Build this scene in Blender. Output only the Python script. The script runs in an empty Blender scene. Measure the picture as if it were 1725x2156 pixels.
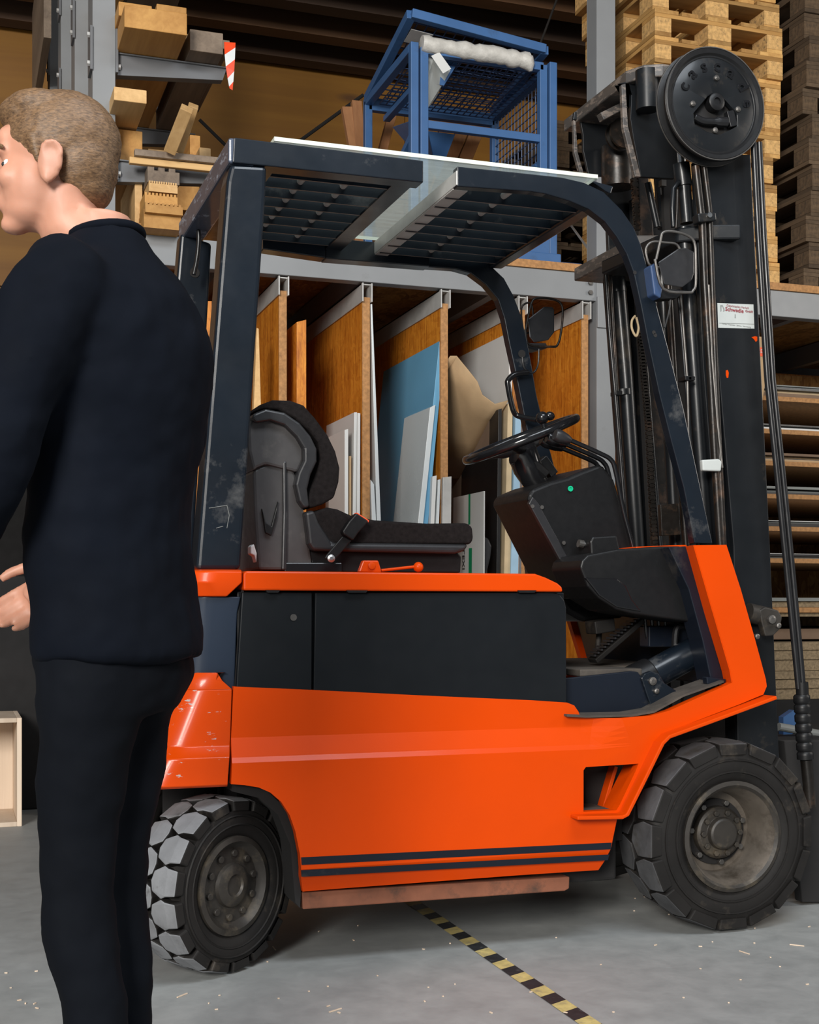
import bpy, bmesh, math, random
from math import sin, cos, pi, radians, atan2, hypot
from mathutils import Vector, Matrix, noise
random.seed(7)
SC = bpy.context.scene
COL = SC.collection

# ------------------------------------------------------------------ camera
F, CX, PY, H, YAW = 2800.0, 862.5, 1280.0, 0.95, radians(19)
cy, sy = cos(YAW), sin(YAW)
cam_d = bpy.data.cameras.new('camera')
cam = bpy.data.objects.new('camera', cam_d); COL.objects.link(cam)
cam.location = (0, 0, H); cam.rotation_euler = (pi/2, 0, -YAW)
cam_d.sensor_fit = 'AUTO'; cam_d.sensor_width = 36.0
cam_d.lens = F/2156*36.0
cam_d.shift_y = (PY-1078)/2156
cam_d.clip_start = 0.05; cam_d.clip_end = 200
SC.camera = cam

# ------------------------------------------------------------------ light
wd = bpy.data.worlds.new('world'); SC.world = wd; wd.use_nodes = True
bg = wd.node_tree.nodes['Background']
bg.inputs[0].default_value = (0.80, 0.90, 1.0, 1); bg.inputs[1].default_value = 0.17

def area(name, loc, target, sx, sy_, power, color=(1, 1, 1)):
    l = bpy.data.lights.new(name, 'AREA'); l.shape = 'RECTANGLE'; l.size = sx; l.size_y = sy_
    l.energy = power; l.color = color
    o = bpy.data.objects.new(name, l); COL.objects.link(o); o.location = loc
    d = Vector(target)-Vector(loc); o.rotation_euler = d.to_track_quat('-Z', 'Y').to_euler()
    return o
area('gate_light', (-4.9, -6.1, 4.3), (1.8, 5.0, 1.1), 3.0, 3.2, 1680, (1.0, 0.965, 0.91))
area('skylight', (1.6, 0.6, 4.9), (1.6, 2.0, 0.0), 3.0, 1.4, 165, (0.86, 0.93, 1.0))
area('right_area_light', (7.6, 1.6, 3.4), (2.6, 4.6, 1.2), 1.6, 2.0, 110, (1.0, 0.93, 0.85))  # unseen warm area light on the right side
SC.view_settings.view_transform = 'Standard'; SC.view_settings.look = 'None'
SC.view_settings.gamma = 1.0; SC.view_settings.use_curve_mapping = False
SC.view_settings.exposure = 0.0

# ------------------------------------------------------------------ measuring helpers
def W(u, v, Y):
    """point on the vertical plane Y seen at photo pixel u,v"""
    a = (u-CX)/F; z = Y/(cy-a*sy)
    return Vector((z*(sy+a*cy), Y, H-(v-PY)/F*z))
def WX(u, Y): return W(u, PY, Y).x
def XZ(px, Y): return [(W(u, v, Y).x, W(u, v, Y).z) for u, v in px]
def G(u, v):
    z = F*H/(v-PY); a = (u-CX)/F
    return Vector((z*(sy+a*cy), z*(cy-a*sy), 0))

# ------------------------------------------------------------------ object helpers
def link(name, bm, mat, parent=None, bevel=0, smooth=None, kind=None, seg=2, label=None):
    me = bpy.data.meshes.new(name)
    bmesh.ops.recalc_face_normals(bm, faces=bm.faces)
    bm.to_mesh(me); bm.free()
    o = bpy.data.objects.new(name, me); COL.objects.link(o)
    for m in (mat if isinstance(mat, (list, tuple)) else [mat]): me.materials.append(m)
    if smooth is not None:
        me.polygons.foreach_set('use_smooth', [True]*len(me.polygons))
        me.set_sharp_from_angle(angle=radians(smooth))
    if bevel:
        b = o.modifiers.new('bevel', 'BEVEL'); b.width = bevel; b.segments = seg
        b.limit_method = 'ANGLE'; b.angle_limit = radians(32)
        if smooth is not None: b.harden_normals = True
    if parent is not None: adopt(o, parent)
    if kind: o['kind'] = kind
    if label: o['label'] = label
    return o
def base_of(o):
    return Vector(o.get('_b', (0, 0, 0))) if False else o.location.copy()
def adopt(o, parent):
    o.parent = parent
    if parent.type == 'EMPTY':
        o.matrix_parent_inverse = Matrix.LocRotScale(parent.location, parent.rotation_euler, None).inverted()
def thing(name, label, cat, loc=(0, 0, 0), rz=0, group=None):
    o = bpy.data.objects.new(name, None); COL.objects.link(o)
    o.location = loc; o.rotation_euler = (0, 0, rz); o.empty_display_size = 0.1
    return tag(o, label, cat, group)
def tag(o, label, cat, group=None):
    o['label'] = label; o['category'] = cat
    if group: o['group'] = group
    return o
def struct(o):
    o['kind'] = 'structure'; return o
def dup(root, loc, rz=0.0, label=None, group=None, mats=None):
    r = root.copy(); COL.objects.link(r); r.location = loc; r.rotation_euler = (0, 0, rz)
    if label: r['label'] = label
    if group: r['group'] = group
    for ch in list(root.children):
        c = ch.copy(); COL.objects.link(c); c.parent = r
        for g in ch.children:
            d = g.copy(); COL.objects.link(d); d.parent = c
    return r

def BM(): return bmesh.new()
def box(bm, x0, x1, y0, y1, z0, z1):
    vs = [bm.verts.new((x, y, z)) for x in (x0, x1) for y in (y0, y1) for z in (z0, z1)]
    for f in ((0,1,3,2),(4,6,7,5),(0,4,5,1),(2,3,7,6),(0,2,6,4),(1,5,7,3)): bm.faces.new([vs[i] for i in f])
    return vs
def prism(bm, poly, y0, y1):
    a = [bm.verts.new((x, y0, z)) for x, z in poly]; b = [bm.verts.new((x, y1, z)) for x, z in poly]
    n = len(poly); bm.faces.new(a); bm.faces.new(b[::-1])
    for i in range(n): bm.faces.new((a[i], b[i], b[(i+1) % n], a[(i+1) % n]))
    return a, b
def pprism(bm, px, y0, y1, Yp=None): return prism(bm, XZ(px, y0 if Yp is None else Yp), y0, y1)
def zprism(bm, poly, z0, z1):
    a = [bm.verts.new((x, y, z0)) for x, y in poly]; b = [bm.verts.new((x, y, z1)) for x, y in poly]
    n = len(poly); bm.faces.new(a); bm.faces.new(b[::-1])
    for i in range(n): bm.faces.new((a[i], b[i], b[(i+1) % n], a[(i+1) % n]))
def bar(bm, p, q, w, h, up=(0, 0, 1)):
    """rectangular bar from p to q; w across, h along up"""
    p = Vector(p); q = Vector(q); d = (q-p).normalized(); up = Vector(up)
    s = d.cross(up)
    if s.length < 1e-4: s = d.cross(Vector((0, 1, 0)))
    s.normalize(); t = s.cross(d).normalized()
    vs = []
    for c in (p, q):
        for i, j in ((-1,-1),(1,-1),(1,1),(-1,1)): vs.append(bm.verts.new(c+s*(w/2*i)+t*(h/2*j)))
    for f in ((3,2,1,0),(4,5,6,7),(0,1,5,4),(1,2,6,5),(2,3,7,6),(3,0,4,7)): bm.faces.new([vs[i] for i in f])
def tube(bm, pts, r, n=12, cap=True, closed=False):
    pts = [Vector(p) for p in pts]; m = len(pts)
    rs = r if isinstance(r, (list, tuple)) else [r]*m
    t0 = (pts[1]-pts[0]).normalized()
    ref = Vector((0, 1, 0)) if abs(t0.y) < .9 else Vector((0, 0, 1))
    nrm = t0.cross(ref).normalized(); rings = []; prev = t0
    for i, p in enumerate(pts):
        if closed: t = (pts[(i+1) % m]-pts[i-1]).normalized()
        elif i == 0: t = t0
        elif i == m-1: t = (pts[-1]-pts[-2]).normalized()
        else: t = ((pts[i+1]-p).normalized()+(p-pts[i-1]).normalized()).normalized()
        q = prev.rotation_difference(t); nrm = (q @ nrm); nrm = (nrm-t*nrm.dot(t)).normalized(); prev = t
        b = t.cross(nrm)
        rings.append([bm.verts.new(p+(nrm*cos(2*pi*k/n)+b*sin(2*pi*k/n))*rs[i]) for k in range(n)])
    for i in range(m if closed else m-1):
        A, B = rings[i], rings[(i+1) % m]
        for k in range(n): bm.faces.new((A[k], A[(k+1) % n], B[(k+1) % n], B[k]))
    if cap and not closed:
        bm.faces.new(rings[0][::-1]); bm.faces.new(rings[-1])
def curve(pts, n=6, closed=False):
    """Catmull-Rom through points"""
    P = [Vector(p) for p in pts]; out = []
    m = len(P)
    for i in range(m if closed else m-1):
        if closed: a, b, c, d = P[i-1], P[i], P[(i+1) % m], P[(i+2) % m]
        else: a, b, c, d = P[max(i-1, 0)], P[i], P[i+1], P[min(i+2, m-1)]
        for k in range(n):
            t = k/n
            out.append(.5*((2*b)+(c-a)*t+(2*a-5*b+4*c-d)*t*t+(3*b-a-3*c+d)*t**3))
    if not closed: out.append(P[-1])
    return out
def lathe(bm, prof, c, axis='Y', n=40, M=None, cap=True):
    """prof = list of (radius, offset along axis)"""
    c = Vector(c); rings = []
    for r, o in prof:
        ring = []
        for k in range(n):
            a = 2*pi*k/n
            if axis == 'Y': p = Vector((r*cos(a), o, r*sin(a)))
            elif axis == 'X': p = Vector((o, r*cos(a), r*sin(a)))
            else: p = Vector((r*cos(a), r*sin(a), o))
            if M is not None: p = M @ p
            ring.append(bm.verts.new(c+p))
        rings.append(ring)
    for A, B in zip(rings, rings[1:]):
        for k in range(n): bm.faces.new((A[k], A[(k+1) % n], B[(k+1) % n], B[k]))
    if cap: bm.faces.new(rings[0][::-1]); bm.faces.new(rings[-1])
def cyl(bm, p, q, r, n=16, r2=None): tube(bm, [p, q], [r, r if r2 is None else r2], n)
def ball(bm, c, r, M=None, seg=16, ring=10):
    sx = r if isinstance(r, (tuple, list)) else (r, r, r)
    T = Matrix.Translation(Vector(c)) @ (M.to_4x4() if M is not None else Matrix.Identity(4)) @ Matrix.Diagonal((*sx, 1))
    bmesh.ops.create_uvsphere(bm, u_segments=seg, v_segments=ring, radius=1, matrix=T)
def ribbon(bm, px, t, y0, y1, Yp=None):
    """bent plate: polyline on plane, thickness t, from y0 to y1"""
    P = [Vector((x, z)) for x, z in XZ(px, y0 if Yp is None else Yp)]; L = []; R = []
    for i, p in enumerate(P):
        d = (P[min(i+1, len(P)-1)]-P[max(i-1, 0)]).normalized(); nn = Vector((-d.y, d.x))*(t/2)
        L.append(p+nn); R.append(p-nn)
    prism(bm, [(v.x, v.y) for v in L+R[::-1]], y0, y1)
def arcpx(c, r, a0, a1, n): return [(c[0]+r*cos(radians(a0+(a1-a0)*i/n)), c[1]-r*sin(radians(a0+(a1-a0)*i/n))) for i in range(n+1)]

# ------------------------------------------------------------------ materials
def mat_new(name):
    m = bpy.data.materials.new(name); m.use_nodes = True
    nt = m.node_tree; return m, nt, nt.nodes['Principled BSDF']
def nd(nt, t, **kw):
    n = nt.nodes.new(t)
    for k, v in kw.items(): setattr(n, k, v)
    return n
def ramp(nt, fac, stops):
    r = nd(nt, 'ShaderNodeValToRGB'); e = r.color_ramp.elements
    e[0].position, e[0].color = stops[0][0], (*stops[0][1], 1)
    e[1].position, e[1].color = stops[-1][0], (*stops[-1][1], 1)
    for p, c in stops[1:-1]:
        x = e.new(p); x.color = (*c, 1)
    nt.links.new(fac, r.inputs[0]); return r.outputs[0]
def coords(nt, scale=(1, 1, 1), rnd=0.0):
    tc = nd(nt, 'ShaderNodeTexCoord'); mp = nd(nt, 'ShaderNodeMapping'); mp.inputs['Scale'].default_value = scale
    v = tc.outputs['Object']
    if rnd:
        oi = nd(nt, 'ShaderNodeObjectInfo'); ml = nd(nt, 'ShaderNodeMath', operation='MULTIPLY'); ml.inputs[1].default_value = rnd
        nt.links.new(oi.outputs['Random'], ml.inputs[0])
        ad = nd(nt, 'ShaderNodeVectorMath', operation='ADD')
        nt.links.new(v, ad.inputs[0]); nt.links.new(ml.outputs[0], ad.inputs[1]); v = ad.outputs[0]
    nt.links.new(v, mp.inputs['Vector']); return mp.outputs[0]
def ntex(nt, vec, scale, detail=4, rough=.55, dist=0):
    n = nd(nt, 'ShaderNodeTexNoise'); n.inputs['Scale'].default_value = scale
    n.inputs['Detail'].default_value = detail; n.inputs['Roughness'].default_value = rough
    n.inputs['Distortion'].default_value = dist
    nt.links.new(vec, n.inputs['Vector']); return n.outputs['Fac']
def mix(nt, fac, a, b, mode='MIX'):
    m = nd(nt, 'ShaderNodeMix', data_type='RGBA', blend_type=mode)
    for s, x in ((0, fac), (6, a), (7, b)):
        if isinstance(x, (int, float)): m.inputs[s].default_value = x
        elif isinstance(x, tuple): m.inputs[s].default_value = (*x, 1)
        else: nt.links.new(x, m.inputs[s])
    return m.outputs[2]
def bump(nt, b, h, strength=.2, dist=.002):
    n = nd(nt, 'ShaderNodeBump'); n.inputs['Strength'].default_value = strength; n.inputs['Distance'].default_value = dist
    nt.links.new(h, n.inputs['Height']); nt.links.new(n.outputs[0], b.inputs['Normal'])
def plain(name, c, rough=.5, metal=0, var=.15, scale=6, dirt=None, dirt_amt=.0, bmp=0, spec=.5, coat=0, bscale=60):
    m, nt, b = mat_new(name); v = coords(nt)
    n = ntex(nt, v, scale, 5)
    lo = tuple(x*(1-var) for x in c); hi = tuple(min(1, x*(1+var)) for x in c)
    col = ramp(nt, n, [(.3, lo), (.7, hi)])
    if dirt:
        d = ntex(nt, v, scale*.7+2, 6, .7)
        f = nd(nt, 'ShaderNodeMapRange'); f.inputs[1].default_value = .62-dirt_amt*.3; f.inputs[2].default_value = .78-dirt_amt*.2
        nt.links.new(d, f.inputs[0]); col = mix(nt, f.outputs[0], col, dirt)
    nt.links.new(col, b.inputs['Base Color'])
    rr = nd(nt, 'ShaderNodeMapRange'); rr.inputs[3].default_value = max(0, rough-.08); rr.inputs[4].default_value = min(1, rough+.1)
    nt.links.new(ntex(nt, v, scale*3, 3), rr.inputs[0]); nt.links.new(rr.outputs[0], b.inputs['Roughness'])
    b.inputs['Metallic'].default_value = metal; b.inputs['Specular IOR Level'].default_value = spec
    if coat: b.inputs['Coat Weight'].default_value = coat; b.inputs['Coat Roughness'].default_value = .15
    if bmp: bump(nt, b, ntex(nt, v, bscale, 5), bmp, .003)
    return m
def wood(name, c1, c2, axis='Y', rough=.65, rnd=11.0, fine=38, knots=None, vary=.25):
    m, nt, b = mat_new(name)
    sc = {'X': (.05, 1, 1), 'Y': (1, .05, 1), 'Z': (1, 1, .05)}[axis]
    v = coords(nt, sc, rnd)
    n = ntex(nt, v, fine, 5, .6, .6); n2 = ntex(nt, v, 5, 3, .5, .3)
    col = ramp(nt, n, [(.3, c1), (.7, c2)])
    col = mix(nt, .5, col, ramp(nt, n2, [(.35, c1), (.65, c2)]))
    if knots:
        v2 = coords(nt, tuple(x**.35 for x in sc), rnd)
        vo = nd(nt, 'ShaderNodeTexVoronoi'); vo.inputs['Scale'].default_value = 2.3; nt.links.new(v2, vo.inputs['Vector'])
        f = nd(nt, 'ShaderNodeMapRange'); f.inputs[1].default_value = .11; f.inputs[2].default_value = .03; nt.links.new(vo.outputs['Distance'], f.inputs[0])
        col = mix(nt, f.outputs[0], col, knots)
    if rnd and vary:
        oi = nd(nt, 'ShaderNodeObjectInfo'); mr = nd(nt, 'ShaderNodeMapRange'); mr.inputs[3].default_value = 1-vary; mr.inputs[4].default_value = 1+vary*.6
        nt.links.new(oi.outputs['Random'], mr.inputs[0])
        col = mix(nt, 1.0, col, mr.outputs[0], 'MULTIPLY')
    nt.links.new(col, b.inputs['Base Color']); b.inputs['Roughness'].default_value = rough
    bump(nt, b, n, .25, .002)
    return m
def osb(name, c1, c2, c3, rough=.5, scale=28, strk=.35):
    m, nt, b = mat_new(name); v = coords(nt, (1, 1, 1))
    vo = nd(nt, 'ShaderNodeTexVoronoi'); vo.inputs['Scale'].default_value = scale
    mp = coords(nt, (1, .45, .45)); d = ntex(nt, mp, 8, 3, .6, .8)
    ad = nd(nt, 'ShaderNodeMixRGB'); ad.inputs[0].default_value = .25
    nt.links.new(mp, ad.inputs[1]); 
    n0 = nd(nt, 'ShaderNodeTexNoise'); n0.inputs['Scale'].default_value = 12; nt.links.new(mp, n0.inputs['Vector']); nt.links.new(n0.outputs['Color'], ad.inputs[2])
    nt.links.new(ad.outputs[0], vo.inputs['Vector'])
    sep = nd(nt, 'ShaderNodeSeparateColor'); nt.links.new(vo.outputs['Color'], sep.inputs[0])
    col = ramp(nt, sep.outputs[0], [(.05, c1), (.5, c2), (.95, c3)])
    col = mix(nt, strk, col, ramp(nt, ntex(nt, coords(nt, (1, 1, .10)), 55, 5, .65), [(.3, c1), (.5, c2), (.72, c3)]))
    nt.links.new(col, b.inputs['Base Color']); b.inputs['Roughness'].default_value = rough
    bump(nt, b, sep.outputs[0], .15, .002)
    return m

ORANGE = plain('orange_paint', (.61, .053, .0003), .38, 0, .05, 2.2, None, 0, .02, .14, .10, 30)
def worn(name, base, under, amt, rough=.35):
    m = plain(name, base, rough, 0, .1, 3, None, 0, .04, .5, .3, 40); nt = m.node_tree; b = nt.nodes['Principled BSDF']
    old = b.inputs['Base Color'].links[0].from_socket
    v = coords(nt, (1.2, 1.2, 4))
    f = nd(nt, 'ShaderNodeMapRange'); f.inputs[1].default_value = amt; f.inputs[2].default_value = amt+.025
    nt.links.new(ntex(nt, v, 14, 8, .72), f.inputs[0])
    nt.links.new(mix(nt, f.outputs[0], old, under), b.inputs['Base Color']); return m
ORANGE_W = worn('worn_orange_paint', (.58, .052, .0005), (.42, .38, .36), .62)
NAVY = plain('navy_paint', (0.0070, 0.0100, 0.0170), .36, 0, .2, 3, (.05, .045, .04), .05, .03, .5, .2)
NAVY_P = plain('navy_panel_paint', (0.0061, 0.0076, 0.0095), .45, 0, .12, 5, None, 0, .02)
NAVY_B = plain('blue_grey_guard_paint', (0.0052, 0.0088, 0.0144), .33, 0, .2, 4, (.09, .09, .09), .08, .05, .5, .3)
NAVY_W = worn('worn_navy_paint', (.018, .026, .042), (.20, .22, .25), .72, .35)
GREY_W = worn('scuffed_blue_grey_paint', (.05, .065, .10), (.22, .26, .33), .56, .35)
MASTM = plain('mast_black_paint', (0.0064, 0.0076, 0.0092), .38, 0, .25, 5, (.05, .04, .03), .15, .05, .5, .2)
GREASE = plain('greasy_steel', (0.0132, 0.0108, 0.0090), .35, .3, .4, 12, (.09, .05, .03), .3, .15)
RAW = worn('torch_cut_steel', (0.0600, 0.0540, 0.0504), (.16, .13, .11), .52, .5)
BLACK = plain('black_plastic', (0.0072, 0.0072, 0.0078), .42, 0, .1, 20, None, 0, .05, .5, 0, 300)
BLACKG = plain('glossy_black_plastic', (.008, .008, .009), .16, 0, .1, 10)
GREYP = plain('grey_black_plastic', (0.0180, 0.0180, 0.0198), .38, 0, .1, 20, None, 0, .04)
FABRIC = plain('black_seat_fabric', (.012, .010, .010), .95, 0, .3, 90, None, 0, .5, .1, 0, 500)
RUBBER = plain('tyre_rubber', (0.0120, 0.0108, 0.0102), .62, 0, .25, 8, (.055, .045, .035), .25, .15)
RUBBER_D = plain('dusty_tyre_tread', (.17, .175, .185), .8, 0, .2, 14, (.05, .048, .045), .2, .25)
RUBBER_E = plain('shaded_front_tread', (.065, .066, .070), .75, 0, .3, 14, (.04, .036, .03), .3, .25)  # darker copy of the tread colour; weaker light on the front lugs painted in
RIMM = plain('dusty_dark_rim', (.030, .026, .022), .5, .2, .3, 12, (.10, .08, .055), .4, .1)
RIML = plain('dusty_rim_lip', (.13, .11, .09), .5, .3, .3, 10, (.05, .04, .03), .4, .1)
CHROME = plain('bright_steel', (.55, .55, .55), .28, 1, .1, 20)
STEEL = plain('dull_steel', (.16, .15, .14), .42, .8, .2, 20)
HOSE = plain('black_hose', (.010, .010, .011), .30, 0, .1, 10)
DIRT = plain('dirty_floor_plate', (.05, .042, .035), .8, 0, .35, 7, (.09, .075, .06), .4, .2)
SLATLIT = plain('bounce_lit_slat_edge', (.17, .145, .13), .45, 0, .2, 20)  # floor bounce on the slat undersides, painted as a paler brown
RUST = plain('rusty_primer', (.20, .07, .035), .75, 0, .3, 9, (.05, .03, .02), .3, .1)
GREYRACK = plain('grey_rack_paint', (0.2340, 0.2418, 0.2496), .45, 0, .06, 4, (.2, .2, .2), .05, .01)
GREYRACK2 = plain('dark_grey_rack_paint', (0.1360, 0.1400, 0.1480), .5, 0, .06, 4)
ALU = plain('aluminium_channel', (.50, .49, .47), .4, .2, .1, 12)
BLUEC = plain('blue_cage_paint', (0.0492, 0.1271, 0.2952), .38, 0, .10, 4, (.04, .08, .16), .1, .02)
BLUEW = plain('dark_blue_wire', (.03, .06, .14), .45, 0, .1, 6)
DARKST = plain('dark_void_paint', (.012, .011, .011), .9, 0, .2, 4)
WHITE = plain('white_board', (0.6480, 0.6480, 0.6300), .45, 0, .05, 3)
WHITEG = plain('white_gloss_sheet', (.62, .66, .67), .25, 0, .05, 2)
BLUEB = plain('pale_blue_film', (.14, .36, .55), .35, 0, .06, 2)
BLUEF = plain('light_blue_foam', (.35, .53, .68), .7, 0, .08, 10)
TEAL = plain('teal_board', (.12, .33, .40), .6, 0, .1, 5)
BEIGE = plain('beige_foam_edge', (.60, .46, .28), .8, 0, .12, 12, None, 0, .2)
CARD = plain('cardboard', (.46, .31, .17), .85, 0, .1, 8, None, 0, .05)
CARDD = plain('brown_kraft_board', (.20, .13, .085), .85, 0, .12, 6)
BLACKB = plain('black_board', (.012, .011, .011), .35, 0, .1, 6)
GREEN = plain('green_print', (.0, .25, .10), .5, 0, .05, 3)
REDP = plain('red_orange_print', (.85, .09, .02), .5, 0, .05, 3)
REDP2 = plain('dark_red_print', (.22, .03, .04), .6, 0, .05, 3)
GREYPR = plain('grey_print', (.22, .23, .22), .6, 0, .05, 3)
INK = plain('black_print', (.02, .02, .02), .6, 0, .05, 3)
PAPER = plain('white_sticker', (0.4500, 0.4725, 0.4575), .4, 0, .06, 14)
WRAP = plain('bubble_wrap', (.55, .53, .49), .35, 0, .15, 25, None, 0, .8, .5, 0, 70)
OSBD = osb('orange_brown_board', (.30, .078, .006), (.58, .19, .015), (.82, .34, .038), .45, 60, .78)
OSBL = osb('osb_board', (.16, .07, .02), (.32, .15, .04), (.52, .30, .10), .6, 26)
EDGE = plain('raw_board_edge', (.40, .20, .075), .75, 0, .25, 60, None, 0, .3)
PINE = wood('light_pine', (.50, .29, .11), (.74, .48, .22), 'Y')
PINEX = wood('light_pine_across', (.48, .28, .10), (.66, .42, .18), 'X')
PINEO = wood('orange_pine', (.38, .17, .035), (.60, .32, .09), 'Y')
OLDW = wood('weathered_plank', (.12, .085, .06), (.28, .21, .15), 'Y')
REDW = wood('reddish_timber', (.26, .11, .045), (.40, .19, .08), 'Z')
PALW = wood('pallet_wood', (.34, .16, .04), (.74, .44, .15), 'Y', .75, 17, 30, None, .4)
PALX = wood('pallet_cross_wood', (.30, .145, .035), (.60, .34, .11), 'X', .75, 17, 30, None, .4)
PALB = plain('pallet_block_wood', (.62, .37, .14), .85, 0, .3, 45, (.13, .09, .05), .25, .5)
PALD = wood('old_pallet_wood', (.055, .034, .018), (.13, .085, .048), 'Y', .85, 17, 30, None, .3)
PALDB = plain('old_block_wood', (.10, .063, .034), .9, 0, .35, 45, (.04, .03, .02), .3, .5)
WALLW = wood('yellow_wall_boarding', (.19, .075, .006), (.30, .135, .014), 'X', .55, 0, 9, (.12, .05, .012), 0)
ROOFW = wood('dark_roof_timber', (.035, .02, .012), (.07, .035, .018), 'X', .8, 5, 14, None, .2)
ROOFB = wood('brown_roof_beam', (.08, .038, .015), (.13, .06, .024), 'X', .8, 5, 14, None, .2)
CRATE = wood('pale_crate_wood', (.62, .47, .34), (.80, .66, .52), 'Z', .6)
CHIP = plain('chipboard', (.26, .19, .11), .85, 0, .3, 70, (.12, .08, .045), .3, .4)
SKIN = plain('skin', (.50, .245, .165), .5, 0, .12, 9, None, 0, .1, .4); SKIN.node_tree.nodes['Principled BSDF'].inputs['Subsurface Weight'].default_value = .12; SKIN.node_tree.nodes['Principled BSDF'].inputs['Subsurface Scale'].default_value = .01
SHIRT = plain('navy_shirt_cloth', (0.0024, 0.0038, 0.0076), .85, 0, .2, 5, None, 0, .35, .2, 0, 18)
TROUS = plain('black_navy_trousers_cloth', (0.0030, 0.0040, 0.0065), .85, 0, .2, 5, None, 0, .3, .2, 0, 14)
LEATH = plain('black_leather', (.012, .011, .010), .35, 0, .2, 9)
EYEM = plain('eye_white', (.75, .72, .68), .2, 0, .02, 3)
TAPEY = plain('yellow_tape', (.52, .42, .16), .7, 0, .2, 30, (.25, .22, .15), .3, .05)
TAPEB = plain('black_tape', (.018, .019, .021), .6, 0, .3, 30, (.16, .16, .16), .15, .05)
REDT = plain('red_reflective_tape', (.80, .07, .015), .35, 0, .05, 8)
WHT = plain('white_reflective_tape', (.72, .74, .74), .35, 0, .05, 8)
GREENLED = plain('green_badge', (.0, .40, .20), .4, 0, .05, 4)

SEATP = plain('dusty_seat_plastic', (.055, .052, .052), .42, 0, .15, 14, (.09, .085, .08), .2, .05)
for m_, sp_ in ((NAVY, .25), (NAVY_P, .2), (NAVY_B, .3), (MASTM, .3), (BLACK, .3), (SHIRT, .1), (TROUS, .1), (RUBBER, .25), (ORANGE_W, .15), (NAVY_W, .15)):
    m_.node_tree.nodes['Principled BSDF'].inputs['Specular IOR Level'].default_value = sp_

def hair_mat():
    m, nt, b = mat_new('short_brown_hair'); v = coords(nt, (22, 22, 60))
    n = ntex(nt, v, 6, 4, .6, .5)
    nt.links.new(ramp(nt, n, [(.3, (.06, .032, .015)), (.7, (.22, .125, .06))]), b.inputs['Base Color'])
    b.inputs['Roughness'].default_value = .55; bump(nt, b, n, .5, .002); return m
HAIR = hair_mat()
def floor_mat():
    m, nt, b = mat_new('grey_concrete'); v = coords(nt)
    a = ntex(nt, v, 1.3, 6, .62); c = ntex(nt, v, 9, 8, .7, .3); d = ntex(nt, v, 120, 2)
    col = ramp(nt, a, [(.25, (.215, .225, .223)), (.5, (.28, .29, .287)), (.78, (.35, .355, .345))])
    col = mix(nt, .5, col, ramp(nt, c, [(.3, (.19, .20, .198)), (.6, (.31, .32, .315)), (.8, (.38, .385, .375))]))
    f = nd(nt, 'ShaderNodeMapRange'); f.inputs[1].default_value = .66; f.inputs[2].default_value = .72; nt.links.new(ntex(nt, v, 3.1, 9, .75, .6), f.inputs[0])
    col = mix(nt, f.outputs[0], col, (.13, .13, .13))
    nt.links.new(col, b.inputs['Base Color'])
    rr = nd(nt, 'ShaderNodeMapRange'); rr.inputs[3].default_value = .42; rr.inputs[4].default_value = .75; nt.links.new(c, rr.inputs[0]); nt.links.new(rr.outputs[0], b.inputs['Roughness'])
    bump(nt, b, d, .12, .001); return m
FLOORM = floor_mat()
def plexi():
    m = bpy.data.materials.new('scratched_clear_sheet'); m.use_nodes = True; nt = m.node_tree; nt.nodes.clear()
    out = nd(nt, 'ShaderNodeOutputMaterial'); tr = nd(nt, 'ShaderNodeBsdfTransparent'); tr.inputs[0].default_value = (.9, .95, .93, 1)
    df = nd(nt, 'ShaderNodeBsdfTranslucent'); df.inputs[0].default_value = (.75, .8, .78, 1); gl = nd(nt, 'ShaderNodeBsdfGlossy'); gl.inputs['Roughness'].default_value = .12
    v = coords(nt, (1, 6, 1)); f = nd(nt, 'ShaderNodeMapRange'); f.inputs[3].default_value = .12; f.inputs[4].default_value = .55
    nt.links.new(ntex(nt, v, 5, 7, .7), f.inputs[0])
    m1 = nd(nt, 'ShaderNodeMixShader'); nt.links.new(f.outputs[0], m1.inputs[0]); nt.links.new(tr.outputs[0], m1.inputs[1]); nt.links.new(df.outputs[0], m1.inputs[2])
    m2 = nd(nt, 'ShaderNodeMixShader'); m2.inputs[0].default_value = .08; nt.links.new(m1.outputs[0], m2.inputs[1]); nt.links.new(gl.outputs[0], m2.inputs[2])
    nt.links.new(m2.outputs[0], out.inputs[0]); return m
PLEXI = plexi()
PLEXE = plain('frosted_lit_edge', (.62, .66, .56), .4, 0, .1, 12)  # sawn frosted edge; the light guided through it is painted in as pale green
FILM = plexi(); FILM.name = 'clear_packing_film'

def text_mesh(name, s, size, M, mat, parent=None, depth=.0006, bold=0.0):
    cu = bpy.data.curves.new(name, 'FONT'); cu.body = s; cu.size = size; cu.extrude = depth; cu.align_x = 'CENTER'; cu.align_y = 'CENTER'; cu.offset = bold; cu.resolution_u = 3
    t = bpy.data.objects.new(name, cu); COL.objects.link(t); bpy.context.view_layer.update()
    dg = bpy.context.evaluated_depsgraph_get(); me = bpy.data.meshes.new_from_object(t.evaluated_get(dg))
    bpy.data.objects.remove(t); me.transform(M); me.name = name
    o = bpy.data.objects.new(name, me); COL.objects.link(o); me.materials.clear(); me.materials.append(mat)
    if parent is not None: adopt(o, parent)
    return o
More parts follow.
